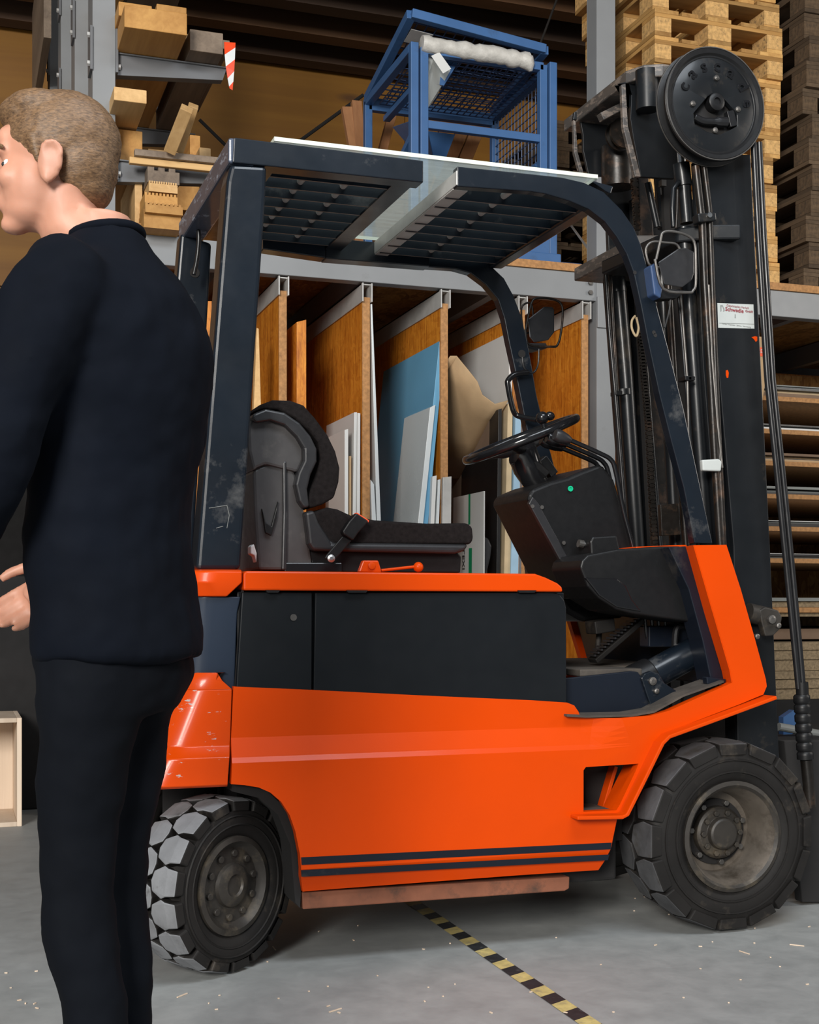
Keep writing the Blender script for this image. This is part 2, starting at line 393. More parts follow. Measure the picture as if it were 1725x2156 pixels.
# ================================================================== SETTING
def slab(name, *a, mat=None, kind='structure', parent=None, bevel=0):
    bm = BM(); box(bm, *a); o = link(name, bm, mat, parent, bevel)
    if parent is None: o['kind'] = kind
    return o
slab('floor', -9, 10, -5, 10.4, -.2, 0, mat=FLOORM)
wb = slab('wall_back', -9, 10, 10.06, 10.3, 0, 6.4, mat=DARKST)
for i, (z0, z1) in enumerate(((2.35, 3.26), (3.268, 4.19), (4.198, 5.13), (5.138, 6.0))):
    for x0, x1 in ((-6, -1.2), (-1.194, 3.4), (3.406, 8.0)):
        slab('board', x0, x1, 10.0, 10.06, z0, z1, mat=WALLW, parent=wb)
slab('ceiling', -1.0, 10, -1.0, 10.06, 5.28, 5.4, mat=ROOFW)
XB = Y = None
for i in range(9):
    yb = 9.78-.46*i
    slab('trim_%d' % (i+1), -.95, 9.9, yb, yb+.14, 5.10, 5.28, mat=ROOFB if i % 2 else ROOFW)
slab('wall_right', 10, 10.2, 3, 10.3, 0, 5.4, mat=DARKST)

# floor tape, chips
A = G(972, 1971); B = G(1213, 2136); per = (B-A)/6.0; wd_ = Vector((per.y, -per.x, 0)).normalized()*.05
bm = BM(); N0, N1 = -5, 11
for i in range(N0*2, N1*2):
    p = A+per*(i/2.0-.25); q = A+per*(i/2.0+.25); sk = per*.10
    vs = [bm.verts.new(Vector((*(w.xy), .0015))) for w in (p-wd_*.5-sk, q-wd_*.5-sk, q+wd_*.5+sk, p+wd_*.5+sk)]
    f = bm.faces.new(vs); f.material_index = 0 if i % 2 == 0 else 1
o = link('floor_tape', bm, [TAPEB, TAPEY]); tag(o, 'black and yellow hazard tape stuck diagonally on the concrete floor', 'floor tape')
bm = BM(); R = random.Random(3)
for i in range(70):
    u, v = R.uniform(0, 1725), R.uniform(1880, 2150); p = G(u, v); a = R.uniform(0, pi); l = R.choice([.002, .0025, .004, .02 if R.random() < .25 else .005]); w = .0013+.0007*R.random()
    d = Vector((cos(a), sin(a), 0)); s = Vector((-sin(a), cos(a), 0)); up = Vector((0, 0, .003))
    if l > .015: w = .0015
    bot = [bm.verts.new(p+d*(l*i_)+s*(w*j)+Vector((0, 0, .0006))) for i_, j in ((-1,-1),(1,-1),(1,1),(-1,1))]
    top = [bm.verts.new(b.co+Vector((0, 0, .0025))) for b in bot]
    bm.faces.new(top)
    for k in range(4): bm.faces.new((bot[k], bot[(k+1) % 4], top[(k+1) % 4], top[k]))
o = link('wood_chips', bm, CRATE, kind='stuff'); tag(o, 'scattered pale wood chips and dust on the floor', 'wood chips')

# ================================================================== PLATFORM
YR = 6.2
plat = thing('storage_platform', 'grey steel storage platform with wooden deck carrying pallets and blue cage', 'platform', (1.0, YR, 0))
XL, XR = WX(262, YR), 6.6
bm = BM()   # C beam
prism_b = lambda bm, x0, x1, y0, z0, z1: (box(bm, x0, x1, y0, y0+.008, z0, z1), box(bm, x0, x1, y0+.008, y0+.07, z1-.01, z1), box(bm, x0, x1, y0+.008, y0+.07, z0, z0+.01))
prism_b(bm, XL, WX(1272, YR), YR, 2.54, 2.68); link('front_beam', bm, GREYRACK, plat, .003)
bm = BM(); prism_b(bm, WX(1296, YR), XR, YR, 2.54, 2.68); link('front_beam', bm, GREYRACK, plat, .003)
bm = BM(); prism_b(bm, XL, XR, 8.15, 2.54, 2.68); link('rear_beam', bm, GREYRACK2, plat)
x = XL
while x < XR-.1:
    bm = BM(); box(bm, x, min(x+1.19, XR), YR+.005, 8.22, 2.68, 2.722); link('deck_board', bm, [OSBL], plat, .002); x += 1.195
bm = BM(); box(bm, XL, XR, YR-.012, YR+.006, 2.681, 2.720); link('deck_edge', bm, EDGE, plat)
for xx in (1.2, 1.9, 2.6, 3.45, 4.4, 5.3):
    bm = BM(); box(bm, xx, xx+.05, YR+.07, 8.14, 2.55, 2.67); link('joist', bm, GREYRACK2, plat)
# posts
def post(xl, xr, y0, z1, mat=GREYRACK):
    bm = BM(); w = xr-xl
    box(bm, xl, xr, y0, y0+.006, 0, z1); box(bm, xl, xl+.006, y0+.006, y0+.11, 0, z1); box(bm, xr-.006, xr, y0+.006, y0+.11, 0, z1)
    box(bm, xl, xr, y0+.11, y0+.116, 0, z1)
    return link('post', bm, mat, plat, .0015)
xp0, xp1 = WX(1257, 6.19), WX(1296, 6.19)
post(xp0, xp1, 6.19, 5.2)
post(XL-.02, XL+.07, 7.5, 2.6, GREYRACK2); post(XR-.1, XR, 6.19, 2.6, GREYRACK2)
bm = BM(); box(bm, WX(1262, YR)-.02, xp1+.01, 6.178, 6.19, 2.40, 2.56); link('post_bracket', bm, GREYRACK, plat, .002)
for zz in (2.6, 2.65):
    bm = BM(); cyl(bm, (xp0-.035, 6.185, zz-.02), (xp0-.035, 6.202, zz-.02), .012, 6); link('bolt', bm, STEEL, plat)
# diagonal brace by the post
bm = BM(); bar(bm, W(1198, 468, 6.9), W(1247, 535, 6.3), .02, .006, (0, 1, 0)); link('diagonal_brace', bm, GREYRACK, plat)
bm = BM(); box(bm, XL, XR, 7.66, 7.68, 0, 2.53); link('rear_panel', bm, OSBD, plat)

# vertical dividers of the sheet store
sheet_store = thing('sheet_rack', 'row of upright orange-brown board dividers under the platform', 'rack', (2.2, YR, 0))
for u, top, mt in ((215, 2.50, OSBD), (420, 2.50, OSBD), (598, 2.50, OSBD), (774, 2.50, OSBD), (939, 2.50, OSBD), (1102, 2.50, OSBD), (1236, 2.50, OSBD)):
    x = WX(u, YR); bm = BM(); box(bm, x-.019, x+.019, YR+.03, 7.5, .12, top-.03)
    o = link('divider', bm, mt, sheet_store)
    bm = BM(); box(bm, x-.019, x+.019, YR+.022, YR+.03, .12, top-.03); link('divider_edge', bm, EDGE, sheet_store)
    bm = BM(); box(bm, x-.026, x-.020, YR+.0, 7.5, top-.055, top+.035); box(bm, x+.020, x+.026, YR, 7.5, top-.055, top+.035); box(bm, x-.026, x+.026, YR+.02, 7.5, top+.029, top+.035)
    link('top_channel', bm, ALU, sheet_store)
bm = BM(); box(bm, WX(150, YR), WX(1290, YR), YR+.02, 7.6, 0, .12); link('base_board', bm, DARKST, sheet_store)

def sheet(name, label, px, y0, y1, mat, cat='board', group=None, bevel=.001, Yp=None, parent=None):
    """leaning board: front-edge outline in photo pixels on plane y0, running back to y1"""
    bm = BM(); pz = XZ(px, y0 if Yp is None else Yp)
    if len(pz) == 4:
        for a, b in ((0, 3), (1, 2)):
            (xa_, za_), (xb_, zb2) = pz[a], pz[b]; t = (za_-.121)/(za_-zb2); pz[b] = (xa_+(xb_-xa_)*t, .121)
    prism(bm, pz, y0, y1); o = link(name, bm, mat, parent, bevel)
    if parent is None: tag(o, label, cat, group)
    return o
Yf = 6.24
sheet('divider_board', 'short brown particle board standing between the first two tall dividers', [(625, 678), (645, 673), (645, 1330), (625, 1330)], Yf+.02, 7.2, [OSBD])
sheet('blue_board', 'tall board with blue film leaning on the third divider', [(926, 714), (938, 709), (899, 1130), (884, 1130)], Yf, 7.15, BLUEB)
sheet('white_board', 'white glossy board leaning in front of the blue filmed board', [(906, 858), (917, 852), (889, 1125), (878, 1125)], Yf-.02, 6.62, WHITEG)
sheet('dark_board', 'thin dark grey board leaning between blue board and divider', [(939, 740), (944, 740), (930, 1180), (919, 1180)], Yf+.03, 6.9, BLACKB)
sheet('glass_sheet', 'thin pale glassy sheet leaning left of the blue board', [(781, 640), (784, 640), (804, 1140), (795, 1140)], Yf-.02, 6.50, WHITEG)
sheet('glass_sheet', 'lower pale glassy strip behind the thin leaning sheet', [(781, 1010), (788, 1020), (797, 1180), (786, 1180)], Yf-.035, 6.7, WHITEG)
sheet('white_board', 'tallest white board standing behind the driver seat', [(746, 868), (752, 868), (749, 1200), (742, 1200)], Yf, 6.75, WHITE)
sheet('white_board', 'white board edge against the second tall divider', [(753.5, 869), (759, 870), (758, 1200), (751, 1200)], Yf-.01, 6.75, WHITE)
sheet('white_board', 'short white board nearest to the seat backrest', [(726, 905), (733.5, 903), (733.5, 1200), (726, 1200)], Yf-.03, 6.5, WHITE)
sheet('cardboard_sheet', 'thin brown cardboard between two white boards behind seat', [(735, 960), (740, 960), (740, 1200), (735, 1200)], Yf, 6.6, CARD)
sheet('white_board', 'narrow white offcut leaning low beside the third divider', [(911, 1003), (920, 1001), (910, 1200), (903, 1200)], Yf-.03, 6.5, WHITE)
sheet('white_board', 'second narrow offcut leaning low beside the third divider', [(923, 1010), (928, 1009), (921, 1200), (914, 1200)], Yf-.03, 6.5, WHITEG)
sheet('plastic_sheet', 'film-wrapped grey sheet standing low against the third divider', [(933, 1005), (951, 1003), (949, 1200), (931, 1200)], Yf-.04, 6.4, ALU)
# bay 4
sheet('white_board', 'large white board standing behind the torn cardboard', [(1072, 700), (1079, 697), (1079, 1190), (1072, 1190)], Yf+.05, 7.3, WHITE)
bm = BM()   # torn kraft cardboard curled over
Pc = [(948, 748), (965, 745), (985, 775), (1003, 800), (1018, 828), (1045, 845), (1068, 848)]
Rr = random.Random(5); rows = []
for j, yy in enumerate((YR+.02, YR+.16, YR+.34, YR+.6)):
    row = []
    for i, (u, v) in enumerate(Pc):
        p = W(u, v+Rr.uniform(-5, 5)*(j == 0), YR+.02); row.append(bm.verts.new((p.x-.01*j, yy+.02*sin(i*1.7), p.z-.05*j-.02*j*j)))
    rows.append(row)
for a, b in zip(rows, rows[1:]):
    for i in range(len(Pc)-1): bm.faces.new((a[i], a[i+1], b[i+1], b[i]))
o = link('torn_cardboard', bm, CARD, None, smooth=60); so = o.modifiers.new('s', 'SOLIDIFY'); so.thickness = .006
tag(o, 'torn brown cardboard sheet curling over boards near steering wheel', 'cardboard')
sheet('kraft_board', 'brown kraft board standing behind the black board', [(1030, 855), (1040, 853), (1040, 1190), (1030, 1190)], Yf+.12, 7.3, CARDD)
sheet('black_board', 'black board standing upright beside the steering wheel', [(1050, 862), (1057, 860), (1053, 1195), (1046, 1195)], Yf, 6.75, BLACKB)
sheet('foam_board', 'beige foam edged board right of the black board', [(1070, 850), (1080, 848), (1075, 1195), (1062, 1195)], Yf-.01, 6.9, BEIGE)
sheet('foam_board', 'light blue foam board beside the beige foam edge', [(1086, 872), (1098, 872), (1092, 1195), (1076, 1195)], Yf-.02, 7.0, BLUEF)
sheet('grey_board', 'thin grey board between the blue foam and the divider', [(1099, 880), (1101, 880), (1098, 1195), (1093, 1195)], Yf-.02, 6.9, GREYRACK2)
pl = thing('acrylic_sheet', 'white wrapped sheet with green stripe and printed letters', 'sheet', W(1005, 1190, 6.1))
bm = BM(); zc = W(1005, 1200, 6.12)
p0, p1, p2, p3 = W(955, 1048, 6.6), W(1019, 1034, 6.12), W(1018, 1240, 6.12), W(953, 1240, 6.6)
vs = [p0, p1, p2, p3]; nn = Vector((.008, .004, 0))
a = [bm.verts.new(p) for p in vs]; b = [bm.verts.new(p+nn) for p in vs]
bm.faces.new(a); bm.faces.new(b[::-1])
for i in range(4): bm.faces.new((a[i], b[i], b[(i+1) % 4], a[(i+1) % 4]))
link('sheet_face', bm, WHITE, pl)
def onpl(s, z, off=.0012):
    p = p1.lerp(p0, s); q = p2.lerp(p3, s); r = p.lerp(q, z); return r+Vector((-.9, -.4, 0)).normalized()*off
for s0, s1, z0, z1 in ((.42, .48, 0.0, .32), (.36, .46, .57, 1.0)):
    bm = BM(); bm.faces.new([bm.verts.new(onpl(s, z)) for s, z in ((s0, z0), (s1, z0), (s1, z1), (s0, z1))]); link('green_stripe', bm, GREEN, pl)
xa = (p1-p0).normalized(); za = Vector((0, 0, 1)); xn_ = -xa; nn_ = (-za).cross(xn_); M = Matrix.Translation(onpl(.62, .66, .003)) @ Matrix(((-za.x, xn_.x, nn_.x, 0), (-za.y, xn_.y, nn_.y, 0), (-za.z, xn_.z, nn_.z, 0), (0, 0, 0, 1)))
text_mesh('lettering', 'PLEXI', .055, M, INK, pl)
sheet('grey_bag', 'crumpled grey bag tucked behind the white wrapped sheet', [(1016, 1128), (1030, 1133), (1037, 1150), (1034, 1175), (1028, 1200), (1028, 1225), (1014, 1225)], 6.2, 6.32, GREYP, 'bag', bevel=.012)
# bay 5 strips
for k, (u0, u1, v0, v1, mt, lb) in enumerate(((1113, 1121, 1030, 1240, CARD, 'brown cardboard strip standing right of the fourth divider'), (1122, 1130, 1035, 1240, WHITE, 'off-white strip standing second from the fourth divider'), (1132, 1138, 1045, 1240, WHITE, 'slim white strip behind the steering column box'), (1116, 1135, 1166, 1260, WHITE, 'short white offcut standing in front of the strips'), (1142, 1149, 1060, 1240, WHITEG, 'glossy white strip right of the slim strip'), (1152, 1166, 1090, 1240, WHITE, 'widest white strip beside the steering column'))):
    sheet('board_strip', lb, [(u0, v0), (u1, v0-3), (u1+2, v1), (u0+2, v1)], Yf-.02-.01*(k == 3), 6.55, mt, 'board strip')
# left bay
sheet('pine_board', 'pale pine board leaning right of the rear guard post', [(541, 690), (545, 692), (561, 1240), (520, 1240)], Yf-.1, Yf-.06, PINE)
sheet('teal_board', 'teal board leaning low behind the rear guard post', [(515, 1012), (519, 1010), (523, 1240), (511, 1240)], Yf-.02, 6.8, TEAL)
sheet('orange_board', 'orange-brown board edge beside the seat back', [(519, 975), (529, 973), (535, 1240), (524, 1240)], Yf, 6.9, OSBD)
sheet('particle_board', 'short brown particle board leaning behind the far guard post', [(437, 634), (446, 634), (443, 1240), (400, 1240)], Yf-.1, 6.18, OSBD)
sheet('brown_board', 'darker brown board strip behind the far guard post', [(430, 700), (437, 660), (430, 1240), (412, 1240)], 6.23, 6.5, CARDD)

# ================================================================== RIGHT SHELVES with sheet stacks
xs0, xs1 = WX(1585, 6.25), 6.5
shelf = thing('sheet_shelves', 'brown board shelving with flat sheets at the right edge', 'shelves', (4.6, 6.3, 0))
zpix = lambda v, u=1660, Y=6.25: W(u, v, Y).z
for k, v in enumerate((841, 910, 977, 1046, 1114, 1181)):
    z = zpix(v); bm = BM(); box(bm, xs0, xs1, 6.25, 7.55, z-.012, z+.014); link('shelf_board', bm, [EDGE], shelf, .002)
bm = BM(); box(bm, xs1-.9, xs1-.86, 6.3, 7.55, 1.0, 2.5); link('side_panel', bm, OSBL, shelf)
bm = BM(); box(bm, xs0, xs1, 7.56, 7.6, .2, 2.5); link('back_panel', bm, OSBL, shelf)
bm = BM(); box(bm, xs0-.03, xs0, 6.25, 7.55, .2, 2.5); link('side_panel', bm, OSBD, shelf)
RS = random.Random(11)
mats_s = [GREYPR, WHITE, CARD, BLACKB, WHITEG, CARDD, BEIGE, GREYPR]
words = ['upper', 'second', 'third', 'fourth', 'fifth', 'sixth']; cols = {GREYPR.name: 'grey', WHITE.name: 'white', CARD.name: 'brown cardboard', BLACKB.name: 'black', WHITEG.name: 'glossy white', CARDD.name: 'dark brown', BEIGE.name: 'beige'}
lay = {0: [(CARDD, .020, 0), (BEIGE, .018, .03), (BLACKB, .012, 0), (WHITEG, .007, .02), (GREYPR, .006, 0)],
       1: [(WHITE, .010, .0), (GREYPR, .010, .04), (BLACKB, .010, .01), (WHITEG, .006, .05)],
       2: [(CARD, .012, .0), (BLACKB, .006, .02), (CARD, .014, .05), (CARDD, .014, .01)],
       3: [(BLACKB, .010, .0), (GREYPR, .012, .03), (BLACKB, .006, .05), (GREYPR, .014, 0)],
       4: [(BLACKB, .018, .0), (GREYPR, .010, .02), (WHITE, .004, .0)],
       5: [(GREYPR, .010, .02), (BLACKB, .014, .0), (WHITE, .004, .04)]}
vs_ = (841, 910, 977, 1046, 1114, 1181)
pos = ['lowest', 'second', 'third', 'fourth', 'topmost']
for k, items in lay.items():
    z = zpix(vs_[k])+.0145
    for j, (mt, t, off) in enumerate(items):
        bm = BM(); a = box(bm, xs0+.01+off*.5, xs1-.95, 6.26+off, 7.4, z, z+t)
        o = link('flat_sheet', bm, mt, None, .001); tag(o, '%s sheet lying %s from below on the %s shelf' % (cols[mt.name], pos[j] if j else 'first', words[k]), 'sheet', 'sheets lying on the right shelves'); z += t+.0004
# thick chipboard stack below
vv = [1258, 1272, 1290, 1300, 1345, 1370, 1395, 1425, 1450]
zt = zpix(1258)
ths = [(.020, GREYPR), (.034, CHIP), (.030, EDGE), (.022, CHIP)]
z = zt
ordn = ['topmost', 'second', 'third', 'fourth', 'fifth', 'sixth', 'seventh', 'eighth', 'ninth']
for j, (t, mt) in enumerate(ths):
    bm = BM(); box(bm, xs0+.0+.02*(j % 2), xs1-.9, 6.26+.02*(j % 2), 7.5, z-t, z-.001); o = link('thick_board', bm, mt, None, .002); tag(o, '%s thick board in the pile above the dark gap' % ordn[j], 'board', 'thick boards in the upper right pile'); z -= t
z = zpix(1352)
bm = BM(); box(bm, xs0, xs1-.9, 6.4, 7.5, z+.01, z+.07); o = link('dark_box', bm, CARDD, None, .004); tag(o, 'dark brown crumpled cardboard pack under the upper board pile', 'cardboard')
for j in range(6):
    t = .045+.008*(j % 3); bm = BM(); box(bm, xs0-.01*(j % 2), xs1-.9, 6.25+.01*(j % 3), 7.5, z-t, z-.0015); o = link('chipboard_panel', bm, CHIP, None, .002); tag(o, '%s thick chipboard panel in the lower pile behind the mast' % ordn[j], 'board', 'chipboard panels in the lower right pile')
    if j == 0:
        Mx = Matrix.Translation((WX(1672, 6.24), 6.245, z-.018)) @ Matrix.Rotation(pi/2, 4, 'X')
        zz0 = z
        for s, dz in (('PANNEAU DE PARTICULES', 0), ('OSB EN BOIS MIXTE', -.022)):
            pass
    z -= t
bm = BM(); box(bm, xs0, xs1-.9, 6.27, 7.5, .24, z-.002); o = link('dark_crate', bm, DARKST, None); tag(o, 'dark low crate under the chipboard pile', 'crate')
# blue scrap + pipes on the floor by the mast foot
bm = BM(); tube(bm, [W(1640, 1530, 5.6), W(1725, 1545, 5.6)], .02, 12); o = link('grey_pipe', bm, GREYPR); tag(o, 'grey pipe lying behind the mast foot', 'pipe')
bm = BM(); pprism(bm, [(1650, 1510), (1672, 1495), (1680, 1510), (1688, 1535), (1660, 1550), (1650, 1548)], 5.7, 5.74); o = link('blue_film', bm, BLUEC); tag(o, 'crumpled blue film scrap behind the mast foot', 'film')
# shelf the scraps lie on
bm = BM(); box(bm, WX(1600, 5.5), 5.2, 5.5, 6.2, 0.02, W(1680, 1555, 5.5).z); o = link('low_dark_bench', bm, DARKST, None, .01); tag(o, 'low dark bench behind the front wheel', 'bench')
# cardboard tube with red label
tb = thing('cardboard_pack', 'tall narrow cardboard pack with red printed band beside the mast', 'cardboard pack', W(1606, 860, 6.15))
bm = BM(); pprism(bm, [(1597, 708), (1606, 709), (1617, 716), (1616, 780), (1604, 862), (1597, 1250), (1585, 1250), (1585, 708)], 6.16, 6.22); link('pack_body', bm, CARD, tb, .004)
bm = BM(); pprism(bm, [(1590, 730), (1618, 733), (1617, 751), (1590, 749)], 6.157, 6.159); link('red_band', bm, REDP, tb)
pm = W(1606, 740, 6.154); text_mesh('lettering', 'RDN', .028, Matrix.Translation(pm) @ Matrix.Rotation(pi/2, 4, 'X'), WHITE, tb)

# ================================================================== CANTILEVER RACK on the left
cr = thing('cantilever_rack', 'grey cantilever rack whose arms carry timber on the left', 'rack', (WX(219, 6.2), 6.2, 0))
xc0, xc1 = WX(195, 6.2), WX(243, 6.2)
YC = (6.2, 7.13, 8.06, 8.99); ZA = (3.01, 3.50, 4.02, 4.53)
for i, yc in enumerate(YC):
    bm = BM(); xm = (xc0+xc1)/2
    box(bm, xc0, xc1, yc, yc+.012, 0, 5.05); box(bm, xc0, xc1, yc+.20, yc+.212, 0, 5.05); box(bm, xm-.005, xm+.005, yc+.012, yc+.2, 0, 5.05)
    box(bm, xc0, xc0+.006, yc+.012, yc+.2, 0, 5.05)
    link('column', bm, GREYRACK, cr, .0015)
    for j, za in enumerate(ZA):
        bm = BM(); prism(bm, [(xc1+.01, za), (xc1+.01, za-.10), (xc1+.50, za-.06), (xc1+.52, za), (xc1+.52, za+.003)], yc+.02, yc+.07)
        box(bm, xc1+.01, xc1+.53, yc+.005, yc+.085, za-.006, za)
        arm = link('arm', bm, GREYRACK2, cr, .001)
        for sx in (-1, 1):
            xx = xc0-.012 if sx < 0 else xc1
            bm = BM(); box(bm, xx, xx+.012, yc-.015, yc+.10, za-.10, za+.10); pl_ = link('arm_plate', bm, GREYRACK2, cr, .001)
            for dz in (-.065, .065):
                xo = xx-.012 if sx < 0 else xx+.012
                bm = BM(); cyl(bm, (xo, yc+.01, za+dz), (xo+.012, yc+.01, za+dz), .013, 6); link('bolt', bm, ALU, cr)
tf = thing('warning_flag', 'red and white striped warning flag on the rack arm end', 'flag', W(483, 90, 6.1))
bm = BM(); 
def fl(v, s):   # s 0 left ..1 right
    t = (v-88)/100.0; l = 472+10*t*t+2*t; r = 496-4*t*t-2*t; return W(l+(r-l)*s, v, 6.1-.015*sin(t*3))
for k, (va, vb, vc, vd) in enumerate(((88, 90, 115, 100), (115, 100, 140, 125), (140, 125, 165, 150), (165, 150, 182, 172), (182, 172, 186, 190))):
    f = bm.faces.new([bm.verts.new(p) for p in (fl(va, 0), fl(vb, 1), fl(vd, 1), fl(vc, 0))]); f.material_index = k % 2
o = link('flag_strip', bm, [REDT, WHT], tf); so = o.modifiers.new('s', 'SOLIDIFY'); so.thickness = .003

def tim(label, u0, u1, v0, v1, y0, y1, mat, name='timber', group=None, dz=0, tilt=0):
    """squared timber lying front to back; end face outline px"""
    a = W(u0, v1, y0); b = W(u1, v0, y0); bm = BM(); box(bm, a.x, b.x, y0, y1, a.z, b.z)
    o = link(name, bm, mat, None, .003); tag(o, label, 'timber', group); return o
zA1 = 3.503
def timz(label, u0, u1, z0, z1, y0, y1, mat, name='timber', group=None):
    bm = BM(); box(bm, WX(u0, y0), WX(u1, y0), y0, y1, z0, z1); o = link(name, bm, mat, None, .003); tag(o, label, 'timber', group); return o
timz('wide pale beam with dark knots lying on the upper rack arm', 262, 394, 3.503, 3.60, 5.93, 7.2, PINEO, 'squared_timber')
timz('weathered grey beam at the outer end of upper rack arm', 400, 470, 3.503, 3.60, 6.08, 7.15, OLDW, 'squared_timber')
timz('orange timber nearest the column on top of the wide beam', 250, 320, 3.602, 3.665, 6.05, 7.2, PINEO)
timz('brown timber lying on top of the wide beam, outer one', 330, 393, 3.602, 3.68, 6.05, 7.2, PINEO)
timz('grey offcut lying on the weathered grey beam', 408, 484, 3.602, 3.645, 6.25, 7.1, OLDW)
timz('slim pale timber beside the outer brown one', 391, 406, 3.602, 3.67, 6.3, 7.2, PINE)
timz('wide orange plank on the highest visible arm', 236, 290, 4.022, 4.08, 6.3, 9.3, PINEO, 'plank')
timz('wide grey plank on the highest visible arm', 292, 402, 4.022, 4.08, 6.4, 9.3, OLDW, 'plank')
# left-hand side arms load
bm = BM(); box(bm, WX(92, 8.2), WX(108, 8.2), 8.2, 9.4, 4.35, 5.0); o = link('dark_plank', bm, OLDW); tag(o, 'dark plank hanging left of the rack columns', 'plank')
# level 2
timz('pale square timber end beside the rack column', 240, 309, 3.21, 3.27, 6.02, 7.0, PINE)
timz('brown timber below the pale square one on the middle arm', 243, 300, 3.013, 3.20, 6.35, 7.1, PINEO)
timz('pale board lying at the back of the middle arm', 312, 428, 3.22, 3.26, 6.75, 7.15, PINE, 'board')
timz('pine block under the pale board on the middle arm', 318, 420, 3.013, 3.21, 6.9, 7.15, PINEO, 'block')
def leanbar(label, a, b, ya, yb, w, h, mat, name='timber', grp=None):
    bm = BM(); bar(bm, W(*a, ya), W(*b, yb), w, h, (0, 1, 0)); o = link(name, bm, mat, None, .003); tag(o, label, 'timber', grp); return o
leanbar('first pale square timber leaning up from the middle arm', (358, 318), (394, 228), 6.05, 5.85, .055, .04, PINE)
leanbar('second timber leaning up with grey sawn end', (376, 318), (408, 222), 6.12, 5.95, .045, .04, PINE)
leanbar('rough bark-edged plank lying across the middle arm', (283, 322), (460, 340), 6.10, 6.10, .03, .035, OLDW, 'plank')
leanbar('pale plank lying along the middle arm front', (272, 338), (455, 357), 6.12, 6.12, .03, .03, PINEX, 'plank')
timz('stubby pale block right of the leaning timbers', 420, 444, 3.09, 3.14, 6.3, 6.6, PINE, 'block')
timz('pine stub behind the leaning timbers', 400, 422, 3.06, 3.23, 6.4, 6.6, PINEO, 'block')
# deck level: grooved decking stack
def grooved(label, u0, u1, v0, v1, y0, y1, mat, teeth, vert=False):
    a = W(u0, v1, y0); b = W(u1, v0, y0); n = teeth; pts = []
    w = b.x-a.x; h = b.z-a.z
    for i in range(n):
        x0 = a.x+w*i/n; pts += [(x0, b.z), (x0+w/n*.6, b.z), (x0+w/n*.6, b.z-h*.22), (x0+w/n, b.z-h*.22)]
    pts += [(b.x, a.z), (a.x, a.z)]
    bm = BM(); prism(bm, pts, y0, y1); o = link('decking_board', bm, mat); tag(o, label, 'board', 'grooved decking boards on the platform'); return o
grooved('brown smooth-topped decking board topmost in the stack', 311, 378, 357, 383, 6.12, 6.7, OLDW, 3)
grooved('pale grooved decking board second from the top', 314, 374, 386, 402, 6.10, 6.75, PINE, 12)
grooved('grooved decking board third from the top', 305, 374, 411, 427, 6.08, 6.75, PINEO, 9)
grooved('lowest visible grooved decking board in the stack', 306, 385, 432, 446, 6.05, 6.75, PINEO, 9)
grooved('brown grooved block at the bottom of the decking stack', 303, 381, 447, 478, 5.98+.1, 6.75, PINEO, 9)
bm = BM(); box(bm, WX(300, 6.3), WX(372, 6.3), 6.3, 6.75, W(340, 411, 6.3).z, W(340, 405, 6.3).z+.03); o = link('spacer_board', bm, PINEO); tag(o, 'orange spacer board inside the decking stack', 'board')
bm = BM(); box(bm, WX(284, 6.25), WX(300, 6.25), 6.25, 6.8, 2.725, 3.0); o = link('upright_board', bm, PINE, None, .002); tag(o, 'upright pale board left of the decking stack', 'board')
# tension rods
for a, b, n_ in (((420, 252), (520, 350), 'thin dark tension rod right of the leaning timbers'), ((765, 200), (620, 305), 'thin dark tension rod left of the blue cage')):
    bm = BM(); cyl(bm, W(*a, 8.9), W(*b, 8.9), .012, 8); o = link('brace_rod', bm, DARKST, plat)
bm = BM(); cyl(bm, W(1180, -20, 7.6), W(1138, 92, 7.3), .007, 8); o = link('hanging_cable', bm, STEEL); tag(o, 'thin grey cable running up from the blue cage', 'cable')

# open box low on the left
cb = thing('wooden_box', 'open pale wooden box standing on the floor at left edge', 'box', G(-60, 1725))
y0 = 6.02; x0, x1 = WX(-170, y0), WX(46, y0); z1 = W(20, 1512, y0).z
t = .02
for nm, a in (('side_panel', (x1-t, x1, y0, y0+.42, .0, z1)), ('side_panel', (x0, x0+t, y0, y0+.42, .0, z1)), ('bottom_panel', (x0+t, x1-t, y0, y0+.42, 0, t)), ('top_panel', (x0+t, x1-t, y0, y0+.42, z1-t, z1)), ('back_panel', (x0+t, x1-t, y0+.40, y0+.42, t, z1-t))):
    bm = BM(); box(bm, *a); link(nm, bm, CRATE, cb, .002)
# added dark block behind
bm = BM(); box(bm, WX(-400, 6.5), WX(190, 6.5), 6.5, 7.3, 0, 1.1); o = link('dark_filler', bm, DARKST, None, .01); tag(o, 'added low dark block behind the wooden box', 'filler')  # added dark block standing in for the gloom under the shelf

# timbers leaning behind the cage
for k, (a, b, w_, lb) in enumerate((((732, 228), (752, 340), .075, 'leftmost reddish timber leaning behind the platform'), ((750, 215), (760, 340), .06, 'second reddish timber leaning left of the cage'), ((826, 240), (798, 345), .05, 'slim reddish timber seen through the cage left side'), ((935, 275), (905, 360), .06, 'reddish timber leaning behind the cage front, left one'), ((975, 270), (935, 370), .07, 'thick reddish timber leaning behind the cage front'), ((1000, 285), (965, 370), .08, 'widest reddish timber leaning behind the cage front'))):
    bm = BM(); pa = W(*a, 7.5); pb = W(*b, 7.42); dd = (pb-pa); pb = pa+dd*((2.73-pa.z)/dd.z); bar(bm, pa, pb, w_, .04, (0, 1, 0)); o = link('leaning_timber', bm, REDW, None, .003); tag(o, lb, 'timber', 'timbers leaning behind the blue cage')

